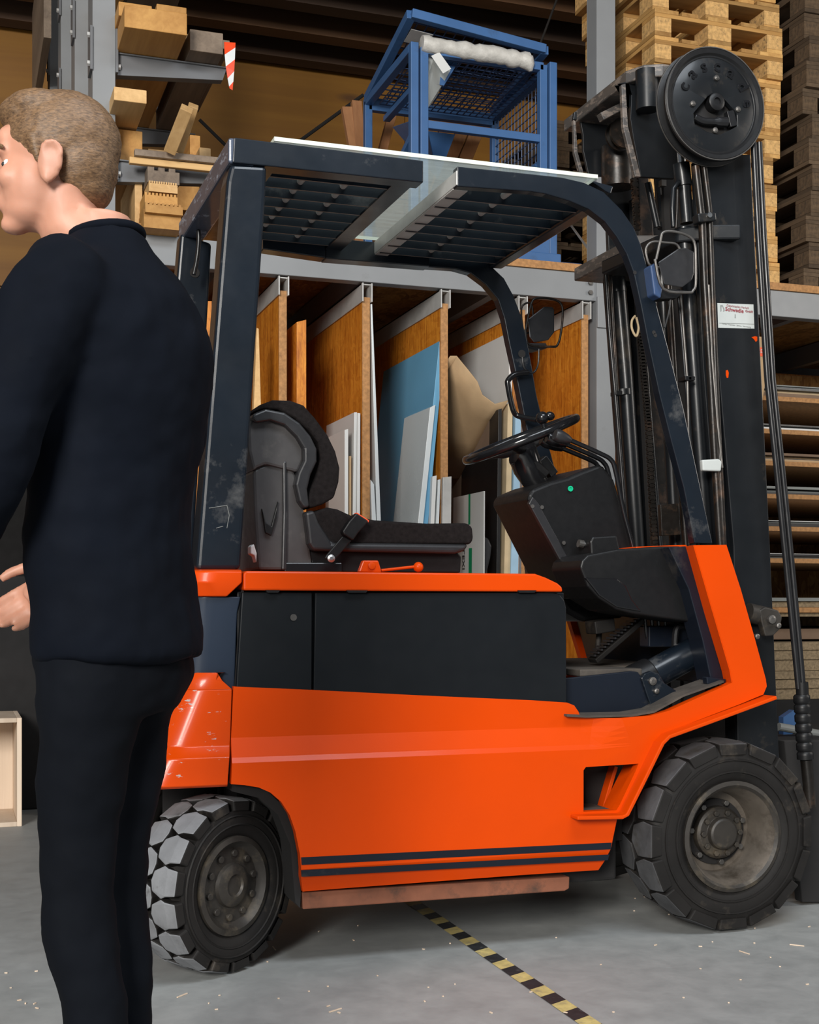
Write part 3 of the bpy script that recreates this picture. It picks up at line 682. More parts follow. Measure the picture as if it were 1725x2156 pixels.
# ================================================================== BLUE CAGE
zd = 2.722
cg = thing('blue_cage', 'blue steel work cage with mesh standing on the platform', 'cage', W(1010, 560, 6.6))
y0, y1 = 6.34, 7.12
xl, xr = WX(871, y0), WX(1142, y0)
ztl = 3.80
def cb_(name, a, b, w, h, up=(0, 1, 0), mt=BLUEC): 
    bm = BM(); bar(bm, a, b, w, h, up); return link(name, bm, mt, cg, .003)
pw = .042
cb_('corner_post', (xl, y0, zd), (xl, y0, ztl), pw, pw); cb_('gate_post', (xl+.052, y0, zd+.02), (xl+.052, y0, ztl-.02), pw, pw)
cb_('gate_post', (xr, y0, zd+.02), (xr, y0, ztl-.02), pw, pw); cb_('corner_post', (xr+.055, y0, zd), (xr+.055, y0, ztl), pw, pw)
cb_('corner_post', (xl, y1, zd), (xl, y1, ztl), pw, pw); cb_('corner_post', (xr+.055, y1, zd), (xr+.055, y1, ztl), pw, pw)
cb_('middle_post', ((xl+xr)/2-.05, y1, zd), ((xl+xr)/2-.05, y1, ztl-.1), .03, .03)
cb_('top_rail', (xl+.07, y0, ztl-.03), (xr, y0, ztl-.03), pw, pw, (0, 0, 1))
cb_('top_rail', (xl, y1, ztl-.03), (xr+.05, y1, ztl-.03), pw, .07, (0, 0, 1))
cb_('side_rail', (xl, y0+.02, ztl-.02), (xl, y1, ztl-.02), pw, pw, (0, 0, 1)); cb_('side_rail', (xr+.055, y0+.02, ztl-.02), (xr+.055, y1, ztl-.02), pw, pw, (0, 0, 1))
cb_('side_rail', (xl+.11, y0+.12, ztl-.1), (xl+.11, y1, ztl-.1), .04, .03, (0, 0, 1))
zm = W(1000, 276, y0).z
cb_('mid_rail', (xl+.07, y0, zm), (xr, y0, zm), .035, .04, (0, 0, 1)); cb_('mid_rail', (xr+.055, y0, zm-.08), (xr+.055, y1, zm-.08), .035, .035, (0, 0, 1)); cb_('mid_rail', (xl, y0, zm-.05), (xl, y1, zm-.32), .03, .03, (0, 0, 1))
cb_('diagonal_brace', (xr-.0, y0+.05, zm-.12), (xr-.0, y1, zm-.55), .03, .03, (0, 0, 1))
bm = BM(); a_ = [(xl+.13, y0+.20, zm+.12), (xl+.13, y1-.05, ztl-.16), (xl+.50, y1-.05, ztl-.16), (xl+.36, y1-.15, zm-.05)]
vv_ = [bm.verts.new(p) for p in a_]; bm.faces.new(vv_); o = link('gusset_plate', bm, BLUEC, cg); so = o.modifiers.new('s', 'SOLIDIFY'); so.thickness = .005
bm = BM(); pprism(bm, [(928, 135), (957, 110), (966, 130), (935, 180), (925, 178)], y0+.1, y0+.105); link('gusset_plate', bm, BLUEC, cg)
# floor pan & feet
bm = BM(); box(bm, xl-.02, xr+.075, y0-.02, y1+.02, zd+.005, zd+.03); link('floor_pan', bm, BLUEC, cg, .003)
bm = BM(); box(bm, xr-.34, xr+.03, y0-.03, y0-.022, zd+.03, zd+.30); link('kick_plate', bm, BLUEC, cg, .002)
bm = BM(); box(bm, xr-.25, xr+.085, y0-.05, y0-.03, zd, zd+.07); link('foot_rail', bm, BLUEC, cg, .004)
bm = BM(); box(bm, xr+.02, xr+.22, y0-.02, y0+.06, zd, zd+.04); link('foot_tab', bm, BLUEW, cg, .004)
# mesh panels
def mesh_panel(name, o_, ux, uy, nx, ny, r=.0025):
    bm = BM(); o_ = Vector(o_); ux = Vector(ux); uy = Vector(uy)
    for i in range(nx+1): bar(bm, o_+ux*(i/nx), o_+ux*(i/nx)+uy, r*2, r*2, (.3, .5, .8))
    for j in range(ny+1): bar(bm, o_+uy*(j/ny), o_+uy*(j/ny)+ux, r*2, r*2, (.3, .5, .8))
    return link(name, bm, BLUEW, cg, kind='stuff')
mesh_panel('wire_mesh', (xr+.055, y0+.02, zd+.3), (0, y1-y0-.04, 0), (0, 0, ztl-zd-.35), 16, 16)
mesh_panel('wire_mesh', (xl+.05, y1-.05, ztl-.04), (xr-xl-.02, 0, 0), (0, -(y1-y0-.1), .0), 18, 14)
# tilted mesh lid
L0, L1 = W(866, 30, y0-.02), W(1147, 105, y0-.02); B0 = Vector((xl, y1, ztl+.0)); B1 = Vector((xr+.05, y1, ztl+.02))
for nm, a, b in (('lid_rail', L0, L1), ('lid_rail', L0, B0), ('lid_rail', L1, B1)): cb_(nm, a, b, .045, .045, (0, 0, 1))
bm = BM()
for i in range(15):
    for (p, q) in ((L0.lerp(L1, i/14), B0.lerp(B1, i/14)), (L0.lerp(B0, i/14), L1.lerp(B1, i/14))): bar(bm, p, q, .005, .005)
link('lid_mesh', bm, BLUEW, cg, kind='stuff')
bm = BM(); f = [L0.lerp(L1, .04).lerp(B0, .10), L0.lerp(L1, .22).lerp(B0, .10), L0.lerp(L1, .22).lerp(B0, .24), L0.lerp(L1, .04).lerp(B0, .24)]
bm.faces.new([bm.verts.new(p-Vector((0, 0, .02))) for p in f]); o = link('name_plate', bm, ALU, cg); so = o.modifiers.new('s', 'SOLIDIFY'); so.thickness = .003
# wrapping
bm = BM(); P = []; RW = random.Random(2)
a, b = W(888, 92, y0-.02), W(1112, 128, y0-.02)
for i in range(24):
    t = i/23; P.append(a.lerp(b, t)+Vector((0, 0, RW.uniform(-.003, .003))))
tube(bm, P, [.040+RW.uniform(-.005, .006) for _ in P], 12); link('foam_wrap', bm, WRAP, cg, smooth=60)
bm = BM(); P = [W(1100, 118, y0-.03), W(1108, 130, y0-.03), W(1115, 140, y0-.03), W(1118, 150, y0-.03)]; tube(bm, P, [.03, .045, .03, .01], 10); link('loose_wrap_end', bm, WRAP, cg, smooth=60)
bm = BM(); vs = [W(u, v, y0+d) for u, v, d in ((900, 118, .02), (918, 108, .05), (948, 148, .06), (930, 180, .12), (918, 205, .2), (900, 228, .02), (897, 170, .0))]
bm.faces.new([bm.verts.new(p) for p in vs]); o = link('plastic_film', bm, PAPER, cg); so = o.modifiers.new('s', 'SOLIDIFY'); so.thickness = .002
bm = BM(); vs = [W(u, v, y0-.03) for u, v in ((908, 118), (925, 110), (950, 145), (933, 155))]
bm.faces.new([bm.verts.new(p) for p in vs]); o = link('paper_tag', bm, WHITE, cg); so = o.modifiers.new('s', 'SOLIDIFY'); so.thickness = .002

# ================================================================== PALLETS
def pallet(label, loc, w, x_, bl, group, L=.8):
    r = thing('wooden_pallet', label, 'pallet', (0, 0, 0), 0, group)
    def P_(nm, a, m): 
        bm = BM(); box(bm, *a); return link(nm, bm, m, r, .002)
    R = random.Random(4)
    for x0, ww in ((0, .145), (.165, .10), (.3275, .145), (.535, .10), (.655, .145)): P_('top_board', (x0, x0+ww, 0, L, .122, .144), w)
    for y in (0, L/2-.0725, L-.145): P_('cross_board', (0, .8, y, y+.145, .100, .1215), x_)
    for y in (0, L/2-.0725, L-.145):
        for x0, ww in ((0, .10), (.3275, .145), (.70, .10)): P_('block', (x0, x0+ww, y, y+.145, .0225, .0995), bl)
    for x0, ww in ((0, .10), (.3275, .145), (.70, .10)): P_('bottom_board', (x0, x0+ww, 0, L, 0, .022), w)
    r.location = loc; return r
px_ = WX(1378, 6.32); RP = random.Random(9); zP = zd+.001
on = ['lowest', 'second', 'third', 'fourth', 'fifth', 'sixth', 'seventh', 'eighth', 'ninth', 'tenth', 'eleventh', 'twelfth', 'thirteenth']
base = None; G1 = 'pallets in the stack on the platform right of the post'
offs = [-.01, -.03, -.035, -.02, -.06, -.01, -.005, .0, .0, .0, .0, -.03, -.08]
for i in range(13):
    lb = '%s pallet from the bottom in the lit stack behind the mast' % on[i]
    lc = (px_+offs[i]+.0, 6.32+RP.uniform(-.012, .02), zP+.1446*i)
    if base is None: base = pallet(lb, lc, PALW, PALX, PALB, G1); base.rotation_euler = (0, 0, 0)
    else: dup(base, lc, RP.uniform(-.012, .012), lb, G1)
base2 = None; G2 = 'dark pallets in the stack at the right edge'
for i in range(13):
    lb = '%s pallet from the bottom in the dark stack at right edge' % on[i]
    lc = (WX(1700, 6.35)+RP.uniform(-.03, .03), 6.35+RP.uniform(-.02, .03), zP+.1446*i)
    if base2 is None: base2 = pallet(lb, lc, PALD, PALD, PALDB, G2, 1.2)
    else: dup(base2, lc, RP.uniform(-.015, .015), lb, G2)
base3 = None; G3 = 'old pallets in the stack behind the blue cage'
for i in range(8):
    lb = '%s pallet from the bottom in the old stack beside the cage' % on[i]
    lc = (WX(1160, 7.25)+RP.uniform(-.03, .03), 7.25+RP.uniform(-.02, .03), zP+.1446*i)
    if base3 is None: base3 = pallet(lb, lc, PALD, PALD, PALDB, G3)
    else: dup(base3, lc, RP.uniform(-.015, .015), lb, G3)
# ================================================================== FORKLIFT
YS, YG, YGF, YF = 3.36, 3.45, 4.27, 4.36
fk = thing('forklift', 'orange and navy electric forklift parked with its tall mast at right', 'forklift', (1.3, 3.86, 0))
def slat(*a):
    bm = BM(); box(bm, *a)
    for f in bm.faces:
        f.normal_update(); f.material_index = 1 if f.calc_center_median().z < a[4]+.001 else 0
    link('roof_slat', bm, [NAVY_B, SLATLIT], fk)
def P(name, bm, mat, parent=None, bevel=.003, smooth=None, **k): return link(name, bm, mat, fk if parent is None else parent, bevel, smooth, **k)
def pr(name, px, y0, y1, mat, parent=None, bevel=.003, Yp=None, **k):
    bm = BM(); pprism(bm, px, y0, y1, Yp); return P(name, bm, mat, parent, bevel, **k)

# --- side skirt with crease and step opening
def shaped_plate(name, px, hole, cuts, off, mat, y0=YS, th=.028, parent=None, bevel=.004):
    bm = BM(); pts = XZ(px, y0)
    outer = [bm.verts.new((x, y0, z)) for x, z in pts]
    es = [bm.edges.new((outer[i], outer[(i+1) % len(outer)])) for i in range(len(outer))]
    if hole:
        hp = [bm.verts.new((x, y0, z)) for x, z in XZ(hole, y0)]
        es += [bm.edges.new((hp[i], hp[(i+1) % len(hp)])) for i in range(len(hp))]
    bmesh.ops.triangle_fill(bm, use_beauty=True, use_dissolve=False, edges=es)
    for z in cuts:
        bmesh.ops.bisect_plane(bm, geom=bm.verts[:]+bm.edges[:]+bm.faces[:], plane_co=(0, 0, z), plane_no=(0, 0, 1))
    r = bmesh.ops.extrude_face_region(bm, geom=bm.faces[:])
    for v in r['geom']:
        if isinstance(v, bmesh.types.BMVert): v.co.y += th
    for v in bm.verts: v.co.y += off(v.co.x, v.co.z)
    return P(name, bm, mat, parent, 0, None)
def lerpo(z, tab):
    for (a, ya), (b, yb) in zip(tab, tab[1:]):
        if z <= b: return ya+(yb-ya)*max(0, (z-a))/(b-a)
    return tab[-1][1]
TAB = [(.10, .030), (.215, .022), (.27, .0), (.53, .0), (.553, .002), (.566, .010), (.615, .030), (.63, .032), (2, .032)]
zcuts = [.24, .27, .553, .560, .566, .585, .60, .615]
def skoff(x, z):
    k = min(1, max(0, (x-1.70)/.10)) if z > .55 else 0    # crease dies out toward the cowl
    return lerpo(z, TAB)*(1-k)
skirt_px = [(497, 1447), (640, 1453), (900, 1466), (1130, 1476), (1205, 1481), (1220, 1487), (1229, 1500), (1233, 1511), (1260, 1513), (1310, 1512), (1370, 1507), (1410, 1496), (1470, 1469), (1543, 1437),
            (1538, 1410), (1500, 1280), (1462, 1148), (1530, 1147), (1560, 1240), (1590, 1345), (1613, 1430), (1615, 1445), (1608, 1462), (1560, 1482), (1395, 1545), (1380, 1560), (1348, 1625), (1308, 1708), (1300, 1722), (1287, 1785), (1278, 1815), (1268, 1835),
            (1100, 1846), (900, 1861), (700, 1876), (642, 1881), (636, 1850), (632, 1800), (622, 1750), (610, 1716), (592, 1688), (570, 1669), (545, 1658), (515, 1653), (487, 1651)]
step_hole = [(1229, 1622), (1234, 1615), (1345, 1608), (1338, 1625), (1305, 1695), (1298, 1706), (1229, 1709)]
skirt = shaped_plate('side_skirt', skirt_px, step_hole, zcuts, skoff, ORANGE)
# chamfer of cowl
bm = BM(); a = [W(u, v, YS+.001) for u, v in ((1462, 1148), (1500, 1280), (1538, 1410), (1543, 1437))]; b = [W(u, v, YS+.05) for u, v in ((1446, 1150), (1484, 1286), (1522, 1412), (1527, 1437))]
A_ = [bm.verts.new(p) for p in a]; B_ = [bm.verts.new(p) for p in b]
for i in range(3): bm.faces.new((A_[i], A_[i+1], B_[i+1], B_[i]))
o = P('cowl_chamfer', bm, ORANGE, None, 0); so = o.modifiers.new('s', 'SOLIDIFY'); so.thickness = .003
# fender flange and step
bm = BM(); ribbon(bm, [(1622, 1467), (1560, 1490), (1470, 1523), (1398, 1549), (1384, 1563), (1350, 1632), (1310, 1712), (1300, 1717), (1205, 1719)], .011, YS-.045, YS+.10, YS-.01)
P('fender_flange', bm, ORANGE, None, .003)
bm = BM(); box(bm, WX(1232, YS), WX(1300, YS), YS+.01, YS+.16, W(1232, 1711, YS).z-.01, W(1232, 1711, YS).z); P('step_tread', bm, DIRT, None, .002)
bm = BM(); box(bm, WX(1215, YS), WX(1222, YS), YS+.03, YS+.4, .30, .60); box(bm, WX(1215, YS), WX(1370, YS), YS+.17, YS+.19, .26, .62); P('step_well', bm, DARKST, None, 0)
bm = BM(); bar(bm, W(1290, 1612, YS+.16), W(1262, 1708, YS+.16), .012, .05, (0, 1, 0)); P('step_stiffener', bm, ORANGE, None, .002)
pr('inner_fender', [(1385, 1540), (1480, 1500), (1625, 1455), (1640, 1600), (1330, 1740), (1330, 1660)], YS+.30, YS+.32, DARKST, None, 0)
# stripes
for (vl0, vl1, vr0, vr1) in ((1805, 1821, 1774, 1788), (1832, 1846, 1799, 1811)):
    bm = BM(); prism(bm, XZ([(634, vl0), (1288 if vl0 < 1820 else 1283, vr0), (1286 if vl0 < 1820 else 1280, vr1), (635, vl1)], YS), YS-.0012, YS+.001); P('stripe', bm, NAVY, None, 0)
# rust strip under the sill
pr('sill_tube', [(636, 1879), (1200, 1846), (1199, 1871), (1190, 1876), (638, 1915)], YS+.035, YS+.09, RUST)

# --- counterweight
def rounded_plan(x0, y0, x1, y1, r, n=6):
    pts = [(x1, y0), (x1, y1)]
    for i in range(n+1): t = pi/2+pi/2*i/n; pts.append((x0+r+r*cos(t), y1-r+r*sin(t)))
    for i in range(n+1): t = pi+pi/2*i/n; pts.append((x0+r+r*cos(t), y0+r+r*sin(t)))
    return pts
def cw(name, rows, mat, r=.10, xr=None, yin=0.0):
    """rows: (left px, right px, v, inset Y) stacked from top to bottom"""
    bm = BM(); rings = []
    for ul, ur, v, ins in rows:
        y0 = YS+ins; xl_, xr_ = W(ul, v, y0).x, W(ur, v, y0).x; z = W((ul+ur)/2, v, y0).z
        rings.append([bm.verts.new((x, y, z)) for x, y in rounded_plan(xl_, y0, xr_, YF-ins, r)])
    n = len(rings[0])
    for a, b in zip(rings, rings[1:]):
        for k in range(n): bm.faces.new((a[k], a[(k+1) % n], b[(k+1) % n], b[k]))
    bm.faces.new(rings[0]); bm.faces.new(rings[-1][::-1])
    return P(name, bm, mat, None, .004, 40)
cw('counterweight', [(372, 489, 1452, .03), (318, 485, 1572, .028), (312, 484.5, 1587, .015), (309, 484, 1598, .002), (268, 480, 1657, 0), (272, 480, 1661, .01)], ORANGE_W)
cw('counterweight_shoulder', [(385, 457, 1417, .035), (374, 466, 1432, .03), (372, 488.5, 1452.5, .03)], ORANGE_W)
cw('counterweight_neck', [(388, 508, 1256, .045), (384, 500, 1290, .05), (376, 496, 1400, .05), (372, 494, 1455, .05)], NAVY_W, .08)
cw('rear_hood', [(396, 509, 1199, .035), (388, 510, 1203, .022), (383, 510, 1226, .020), (386, 478, 1256, .035)], ORANGE, .09)
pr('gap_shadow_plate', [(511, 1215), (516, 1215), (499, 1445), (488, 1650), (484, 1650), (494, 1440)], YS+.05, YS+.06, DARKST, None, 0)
# --- battery side panels
pr('battery_panel', [(664, 1248), (1165, 1248), (1180, 1253), (1189, 1264), (1193, 1280), (1193, 1500), (660, 1480)], YS+.034, YS+.05, NAVY_P)
pr('battery_panel', [(510, 1247), (657, 1248), (656, 1470), (497, 1460)], YS+.034, YS+.05, NAVY_P)
bm = BM(); 
for u, v in ((618, 1300),): lathe(bm, [(.009, 0), (.009, -.002), (.004, -.002)], W(u, v, YS+.034), 'Y', 14)
P('panel_lock', bm, STEEL, None, 0)
# --- battery lid
lid = pr('battery_lid', [(513, 1243), (513, 1208), (518, 1202), (1128, 1208), (1150, 1216), (1175, 1228), (1184, 1236), (1186, 1246)], YS+.022, YF-.022, ORANGE, None, .008)
for a_, b_ in ((560, 590), (730, 775), (1090, 1130)):
    pr('lid_notch', [(a_, 1243), (b_, 1243), (b_-4, 1248), (a_+4, 1248)], YS+.020, YS+.034, BLACK, None, 0)
# latch on the lid
pr('latch_bracket', [(756, 1204), (765, 1180), (797, 1180), (803, 1200), (803, 1206)], YS+.05, YS+.07, ORANGE)
bm = BM(); c = W(782, 1191, YS+.05); lathe(bm, [(.010, 0), (.010, -.006), (.005, -.008)], c, 'Y', 12); cyl(bm, W(803, 1201, YS+.06), W(875, 1193, YS+.06), .004); ball(bm, W(881, 1194, YS+.06), .014); P('latch_handle', bm, ORANGE, None, 0, 40)
# --- body core
bm = BM(); box(bm, WX(650, YS+.05), WX(1190, YS+.05), YS+.055, YF-.055, .30, W(800, 1246, YS+.05).z); box(bm, WX(500, YS+.05), WX(650, YS+.05), YS+.055, YF-.055, .57, W(800, 1246, YS+.05).z); P('battery_case', bm, NAVY_P, None, .004)
bm = BM(); box(bm, .98, 1.84, YS+.12, YF-.12, .155, .33); box(bm, 1.70, 2.36, YS+.28, YF-.28, .20, .42); box(bm, .75, 1.0, YS+.30, YF-.30, .32, .555); P('chassis', bm, DARKST, None, .01)
shaped_plate('side_skirt', [(u, v) for u, v in skirt_px], step_hole, [], lambda x, z: YF-.03-YS, ORANGE)
pr('wheel_arch', [(488, 1648), (560, 1662), (600, 1700), (622, 1760), (634, 1880), (632, 1912), (622, 1900), (612, 1780), (585, 1715), (545, 1680), (488, 1666)], YS+.035, YS+.30, DARKST, None, 0)
# footwell
zfl = W(1260, 1402, YS+.3).z
bm = BM(); box(bm, WX(1190, YS+.2), WX(1318, YS+.2), YS+.10, YF-.1, zfl-.02, zfl); box(bm, WX(1318, YS+.2), WX(1480, YS+.2), YS+.30, YF-.1, zfl-.02, zfl); P('floor_plate', bm, DIRT, None, .003)
pr('sill_plate', [(1190, 1428), (1330, 1413), (1345, 1415), (1390, 1500), (1380, 1514), (1190, 1520)], YS+.085, YS+.10, NAVY)
bm = BM(); pts = [(1194, 1497), (1235, 1499), (1330, 1497), (1378, 1489), (1440, 1455), (1525, 1425)]
a = [bm.verts.new(W(u, v+12, YS+.012)) for u, v in pts]; b = [bm.verts.new(W(u, v+12, YS+.012)+Vector((0, .10, .004))) for u, v in pts]
for i in range(5): bm.faces.new((a[i], a[i+1], b[i+1], b[i]))
o = P('ledge', bm, DIRT, None, 0); so = o.modifiers.new('s', 'SOLIDIFY'); so.thickness = .006
# navy inner cowl strip
pr('cowl_inner_frame', [(1408, 1152), (1446, 1150), (1484, 1286), (1527, 1437), (1498, 1436), (1480, 1350), (1450, 1240)], YS+.05, YS+.13, NAVY)
pr('cowl_bracket', [(1488, 1425), (1530, 1430), (1528, 1440), (1490, 1441)], YS+.03, YS+.055, NAVY)
pr('front_cowl', [(1340, 1151), (1446, 1147), (1452, 1155), (1340, 1158)], YS+.13, YF-.1, ORANGE)
pr('front_bulkhead', [(1425, 1160), (1465, 1158), (1540, 1440), (1500, 1440)], YS+.14, YF-.05, NAVY)
# tilt cylinder
bm = BM(); cyl(bm, W(1360, 1428, YS+.17), W(1500, 1352, YS+.17), .046, 24); P('tilt_cylinder', bm, NAVY_B, None, 0, 40)
bm = BM(); cyl(bm, W(1323, 1444, YS+.17), W(1372, 1420, YS+.17), .054, 24); P('tilt_cylinder_boot', bm, BLACK, None, .006, 40)
tbk = pr('tilt_bracket', [(1351, 1428), (1358, 1418), (1372, 1413), (1388, 1418), (1400, 1438), (1436, 1462), (1376, 1500), (1362, 1462)], YS+.075, YS+.092, NAVY_B)
for c_, r_ in (((1373, 1434), .012), ((1381, 1455), .008)):
    bm = BM(); cc = W(*c_, YS+.075); lathe(bm, [(r_, 0), (r_, -.008), (r_*.5, -.010)], cc, 'Y', 12); link('bracket_bolt', bm, STEEL, tbk, 0)
# pedals
bm = BM(); bar(bm, W(1248, 1392, YS+.30), W(1348, 1306, YS+.30), .055, .016, (-.5, 0, 1)); pd = P('accelerator_pedal', bm, RUBBER, None, .003)
for k in range(14):
    bm = BM(); p = W(1253, 1386, YS+.29).lerp(W(1344, 1308, YS+.29), k/13); bar(bm, p-Vector((0, .02, 0))+Vector((-.009, 0, .009)), p+Vector((0, .035, 0))+Vector((-.009, 0, .009)), .006, .006); link('pedal_rib', bm, GREYP, pd, 0)
bm = BM(); bar(bm, W(1243, 1322, YS+.34), W(1285, 1315, YS+.34), .07, .04, (0, 0, 1)); cyl(bm, W(1262, 1330, YS+.36), W(1257, 1392, YS+.36), .010, 8); P('brake_pedal', bm, RUBBER, None, .004)
bm = BM(); box(bm, *([WX(1360, YS+.3), WX(1420, YS+.3), YS+.28, YS+.34]), W(1390, 1362, YS+.3).z, W(1390, 1318, YS+.3).z); P('relay_box', bm, NAVY, None, .004)
bm = BM()
for i in range(4): u = 1358+14*i; tube(bm, curve([W(u, 1300, YS+.3), W(u+2, 1325, YS+.3), W(u+5, 1345, YS+.3)]), .006, 8)
P('cable_bundle', bm, HOSE, None, 0, 40)
bm = BM(); tube(bm, curve([W(1420, 1385, YS+.2), W(1423, 1330, YS+.2), W(1435, 1318, YS+.2), W(1455, 1325, YS+.2), W(1472, 1345, YS+.2)]), .010, 8); P('hose', bm, HOSE, None, 0, 40)

# --- dashboard covers
dc = pr('dashboard_cover', [(1222, 1195), (1226, 1180), (1238, 1168), (1300, 1156), (1392, 1150), (1436, 1150), (1444, 1158), (1476, 1305), (1468, 1311), (1400, 1302), (1330, 1292), (1300, 1284), (1262, 1260), (1238, 1235)], YS+.10, YS+.30, BLACK, None, .022, seg=4)
pr('dashboard_cover', [(1232, 1216), (1300, 1218), (1318, 1232), (1332, 1262), (1352, 1288), (1300, 1279), (1262, 1254)], YS+.095, YS+.12, BLACKG, None, .004)
for c_ in ((1421, 1168), (1457, 1302)):
    bm = BM(); lathe(bm, [(.009, .01), (.009, -.004), (.004, -.006)], W(*c_, YS+.098), 'Y', 10); link('screw', bm, STEEL, dc, 0)
pr('dashboard_cover', [(1152, 1184), (1165, 1170), (1300, 1165), (1320, 1300), (1230, 1310), (1195, 1290), (1160, 1240)], YS+.60, YS+.80, GREYP, None, .018, seg=3)
sw = pr('switch_housing', [(1243, 1140), (1248, 1130), (1300, 1127), (1308, 1165), (1245, 1170)], YS+.16, YS+.26, BLACK, None, .006)
bm = BM(); cyl(bm, W(1226, 1146, YS+.2), W(1244, 1146, YS+.2), .009, 12); P('ignition_key', bm, CHROME, None, 0); bm = BM(); cyl(bm, W(1218, 1144, YS+.2), W(1228, 1146, YS+.2), .012, 12); P('ignition_key', bm, STEEL, None, 0)
col = pr('steering_console', [(1113, 1052), (1113, 1042), (1121, 1030), (1160, 1014), (1195, 1005), (1225, 992), (1262, 978), (1272, 982), (1294, 1010), (1322, 1100), (1335, 1160), (1300, 1170), (1237, 1255), (1222, 1262), (1216, 1255)], YS+.28, YS+.56, BLACK, None, .012, seg=3)
pr('console_side', [(1114, 1060), (1122, 1045), (1135, 1060), (1238, 1250), (1222, 1256)], YS+.272, YS+.29, GREYP, None, .003)
bm = BM(); lathe(bm, [(.0085, 0), (.0085, -.003), (.004, -.003), (.004, -.001)], W(1201, 1029, YS+.278), 'Y', 18); link('green_badge', bm, GREENLED, col, 0)
bm = BM()
for c_ in ((1141, 1068), (1187, 1143), (1121, 1066)): lathe(bm, [(.006, 0), (.006, -.003), (.003, -.003)], W(*c_, YS+.273), 'Y', 10)
link('screw', bm, STEEL, col, 0)
# column
Ym = 3.86
sc_ = P('steering_column', (lambda b: (tube(b, [W(1086, 950, Ym), W(1100, 955, Ym), W(1112, 985, Ym), W(1122, 1005, Ym), W(1140, 1030, Ym)], [.045, .052, .048, .042, .036], 20), b)[1])(BM()), BLACKG, None, 0, 50)
bm = BM(); cyl(bm, W(1110, 965, Ym-.03), W(1150, 1000, Ym-.03), .018, 12); bar(bm, W(1140, 965, Ym), W(1165, 1000, Ym), .03, .03); link('column_joint', bm, BLACK, sc_, .003)
# steering wheel
wc = W(1097, 925, Ym); e1 = (W(1208, 880, Ym)-W(986, 970, Ym)); rad = e1.length/2; e1.normalize(); nrm = Vector((-e1.z, 0, e1.x)); e2 = Vector((0, 1, 0))
ring = [wc+(e1*cos(t)+e2*sin(t))*(rad-.013) for t in [2*pi*i/56 for i in range(56)]]
bm = BM(); tube(bm, ring, .0145, 12, closed=True); swl = P('steering_wheel', bm, BLACKG, None, 0, 60)
bm = BM(); hub = wc-nrm*.03
for t in (0.25, 2.2, 4.1): tube(bm, curve([hub, hub.lerp(wc+(e1*cos(t)+e2*sin(t))*rad, .5)-nrm*.006, wc+(e1*cos(t)+e2*sin(t))*(rad-.015)]), [.016]*6+[.012]*6+[.010], 10)
lathe(bm, [(.034, -.035), (.040, 0), (.030, .012), (.01, .015)], hub, 'Z', 20, M=Vector((0, 0, 1)).rotation_difference(nrm).to_matrix()); link('wheel_spoke', bm, BLACK, swl, 0, 50)
kb = W(1142, 880, Ym-.14)
bm = BM(); cyl(bm, W(1148, 912, Ym-.14), kb, .008); ball(bm, kb, (.020, .020, .020)); ball(bm, W(1158, 876, Ym-.13), (.016, .012, .014)); link('steering_knob', bm, BLACKG, swl, 0, 60)
# levers
for i, (k0, yy, dx, dv) in enumerate((((1140, 925), YS+.36, -24, 7), ((1152, 920), YS+.32, -11, 3), ((1168, 915), YS+.26, 4, -1))):
    p = [W(1190+dx*.6, 925+dv*2.2, yy), W(1258+dx*.6, 955+dv*2, yy), W(1283+dx, 970+dv*1.6, yy), W(1293+dx, 995+dv, yy), W(1310+dx, 1080+dv, yy), W(1331+dx, 1158, yy)]
    bm = BM(); tube(bm, curve(p, 5), .0072, 10); lv = P('control_lever', bm, BLACKG, None, 0, 60)
    bm = BM(); a = W(*k0, yy); b = W(1200+dx*.6, 930+dv*2.2, yy); tube(bm, [a, a.lerp(b, .25), a.lerp(b, .7), b], [.017, .021, .016, .009], 12); link('lever_knob', bm, GREYP if i == 2 else BLACKG, lv, .002, 50)
# grab handle on the far pillar
bm = BM(); tube(bm, curve([W(1112, 784, 4.2), W(1085, 788, 4.2), W(1071, 800, 4.2), W(1070, 812, 4.2), W(1080, 860, 4.2), W(1092, 876, 4.2), W(1130, 884, 4.15)], 6), .010, 10); P('grab_handle', bm, BLACKG, None, 0, 60)
bm = BM(); tube(bm, curve([W(1100, 752, 4.2), W(1104, 775, 4.2), W(1122, 785, 4.2), W(1133, 768, 4.2), W(1135, 735, 4.2)], 6), .0032, 8); P('mirror_cable', bm, HOSE, None, 0, 60)

# --- overhead guard
beamr = pr('roof_side_beam', [(493, 289), (892, 338), (892, 384), (563, 349), (490, 342)], YG, YG+.06, NAVY_B)
pillar_o = [(963, 350), (1090, 363), (1183, 373), (1230, 384), (1272, 404), (1310, 442), (1336, 480), (1352, 520), (1366, 572), (1388, 660), (1407, 730), (1440, 860), (1470, 1000), (1501, 1144)]
pillar_i = [(1463, 1144), (1440, 1027), (1414, 930), (1388, 827), (1365, 720), (1350, 643), (1335, 575), (1320, 535), (1300, 500), (1275, 467), (1240, 440), (1200, 423), (1150, 408), (1119, 403), (963, 392)]
pil = pr('front_pillar', pillar_o+pillar_i, YG, YG+.034, NAVY_B)
for c_ in ((1337, 574), (1377, 700), (1380, 706)):
    bm = BM(); lathe(bm, [(.006, 0), (.006, -.001)], W(*c_, YG), 'Y', 10); link('bolt_hole', bm, DARKST, pil, 0)
fpo = [(925, 556), (965, 557), (1000, 558), (1039, 564), (1062, 586), (1081, 621), (1097, 662), (1109, 710), (1120, 770), (1130, 830), (1150, 915), (1175, 1010)]
fpi = [(1160, 1010), (1126, 915), (1097, 820), (1087, 780), (1071, 716), (1062, 669), (1049, 630), (1023, 599), (991, 573), (959, 563), (925, 561)]
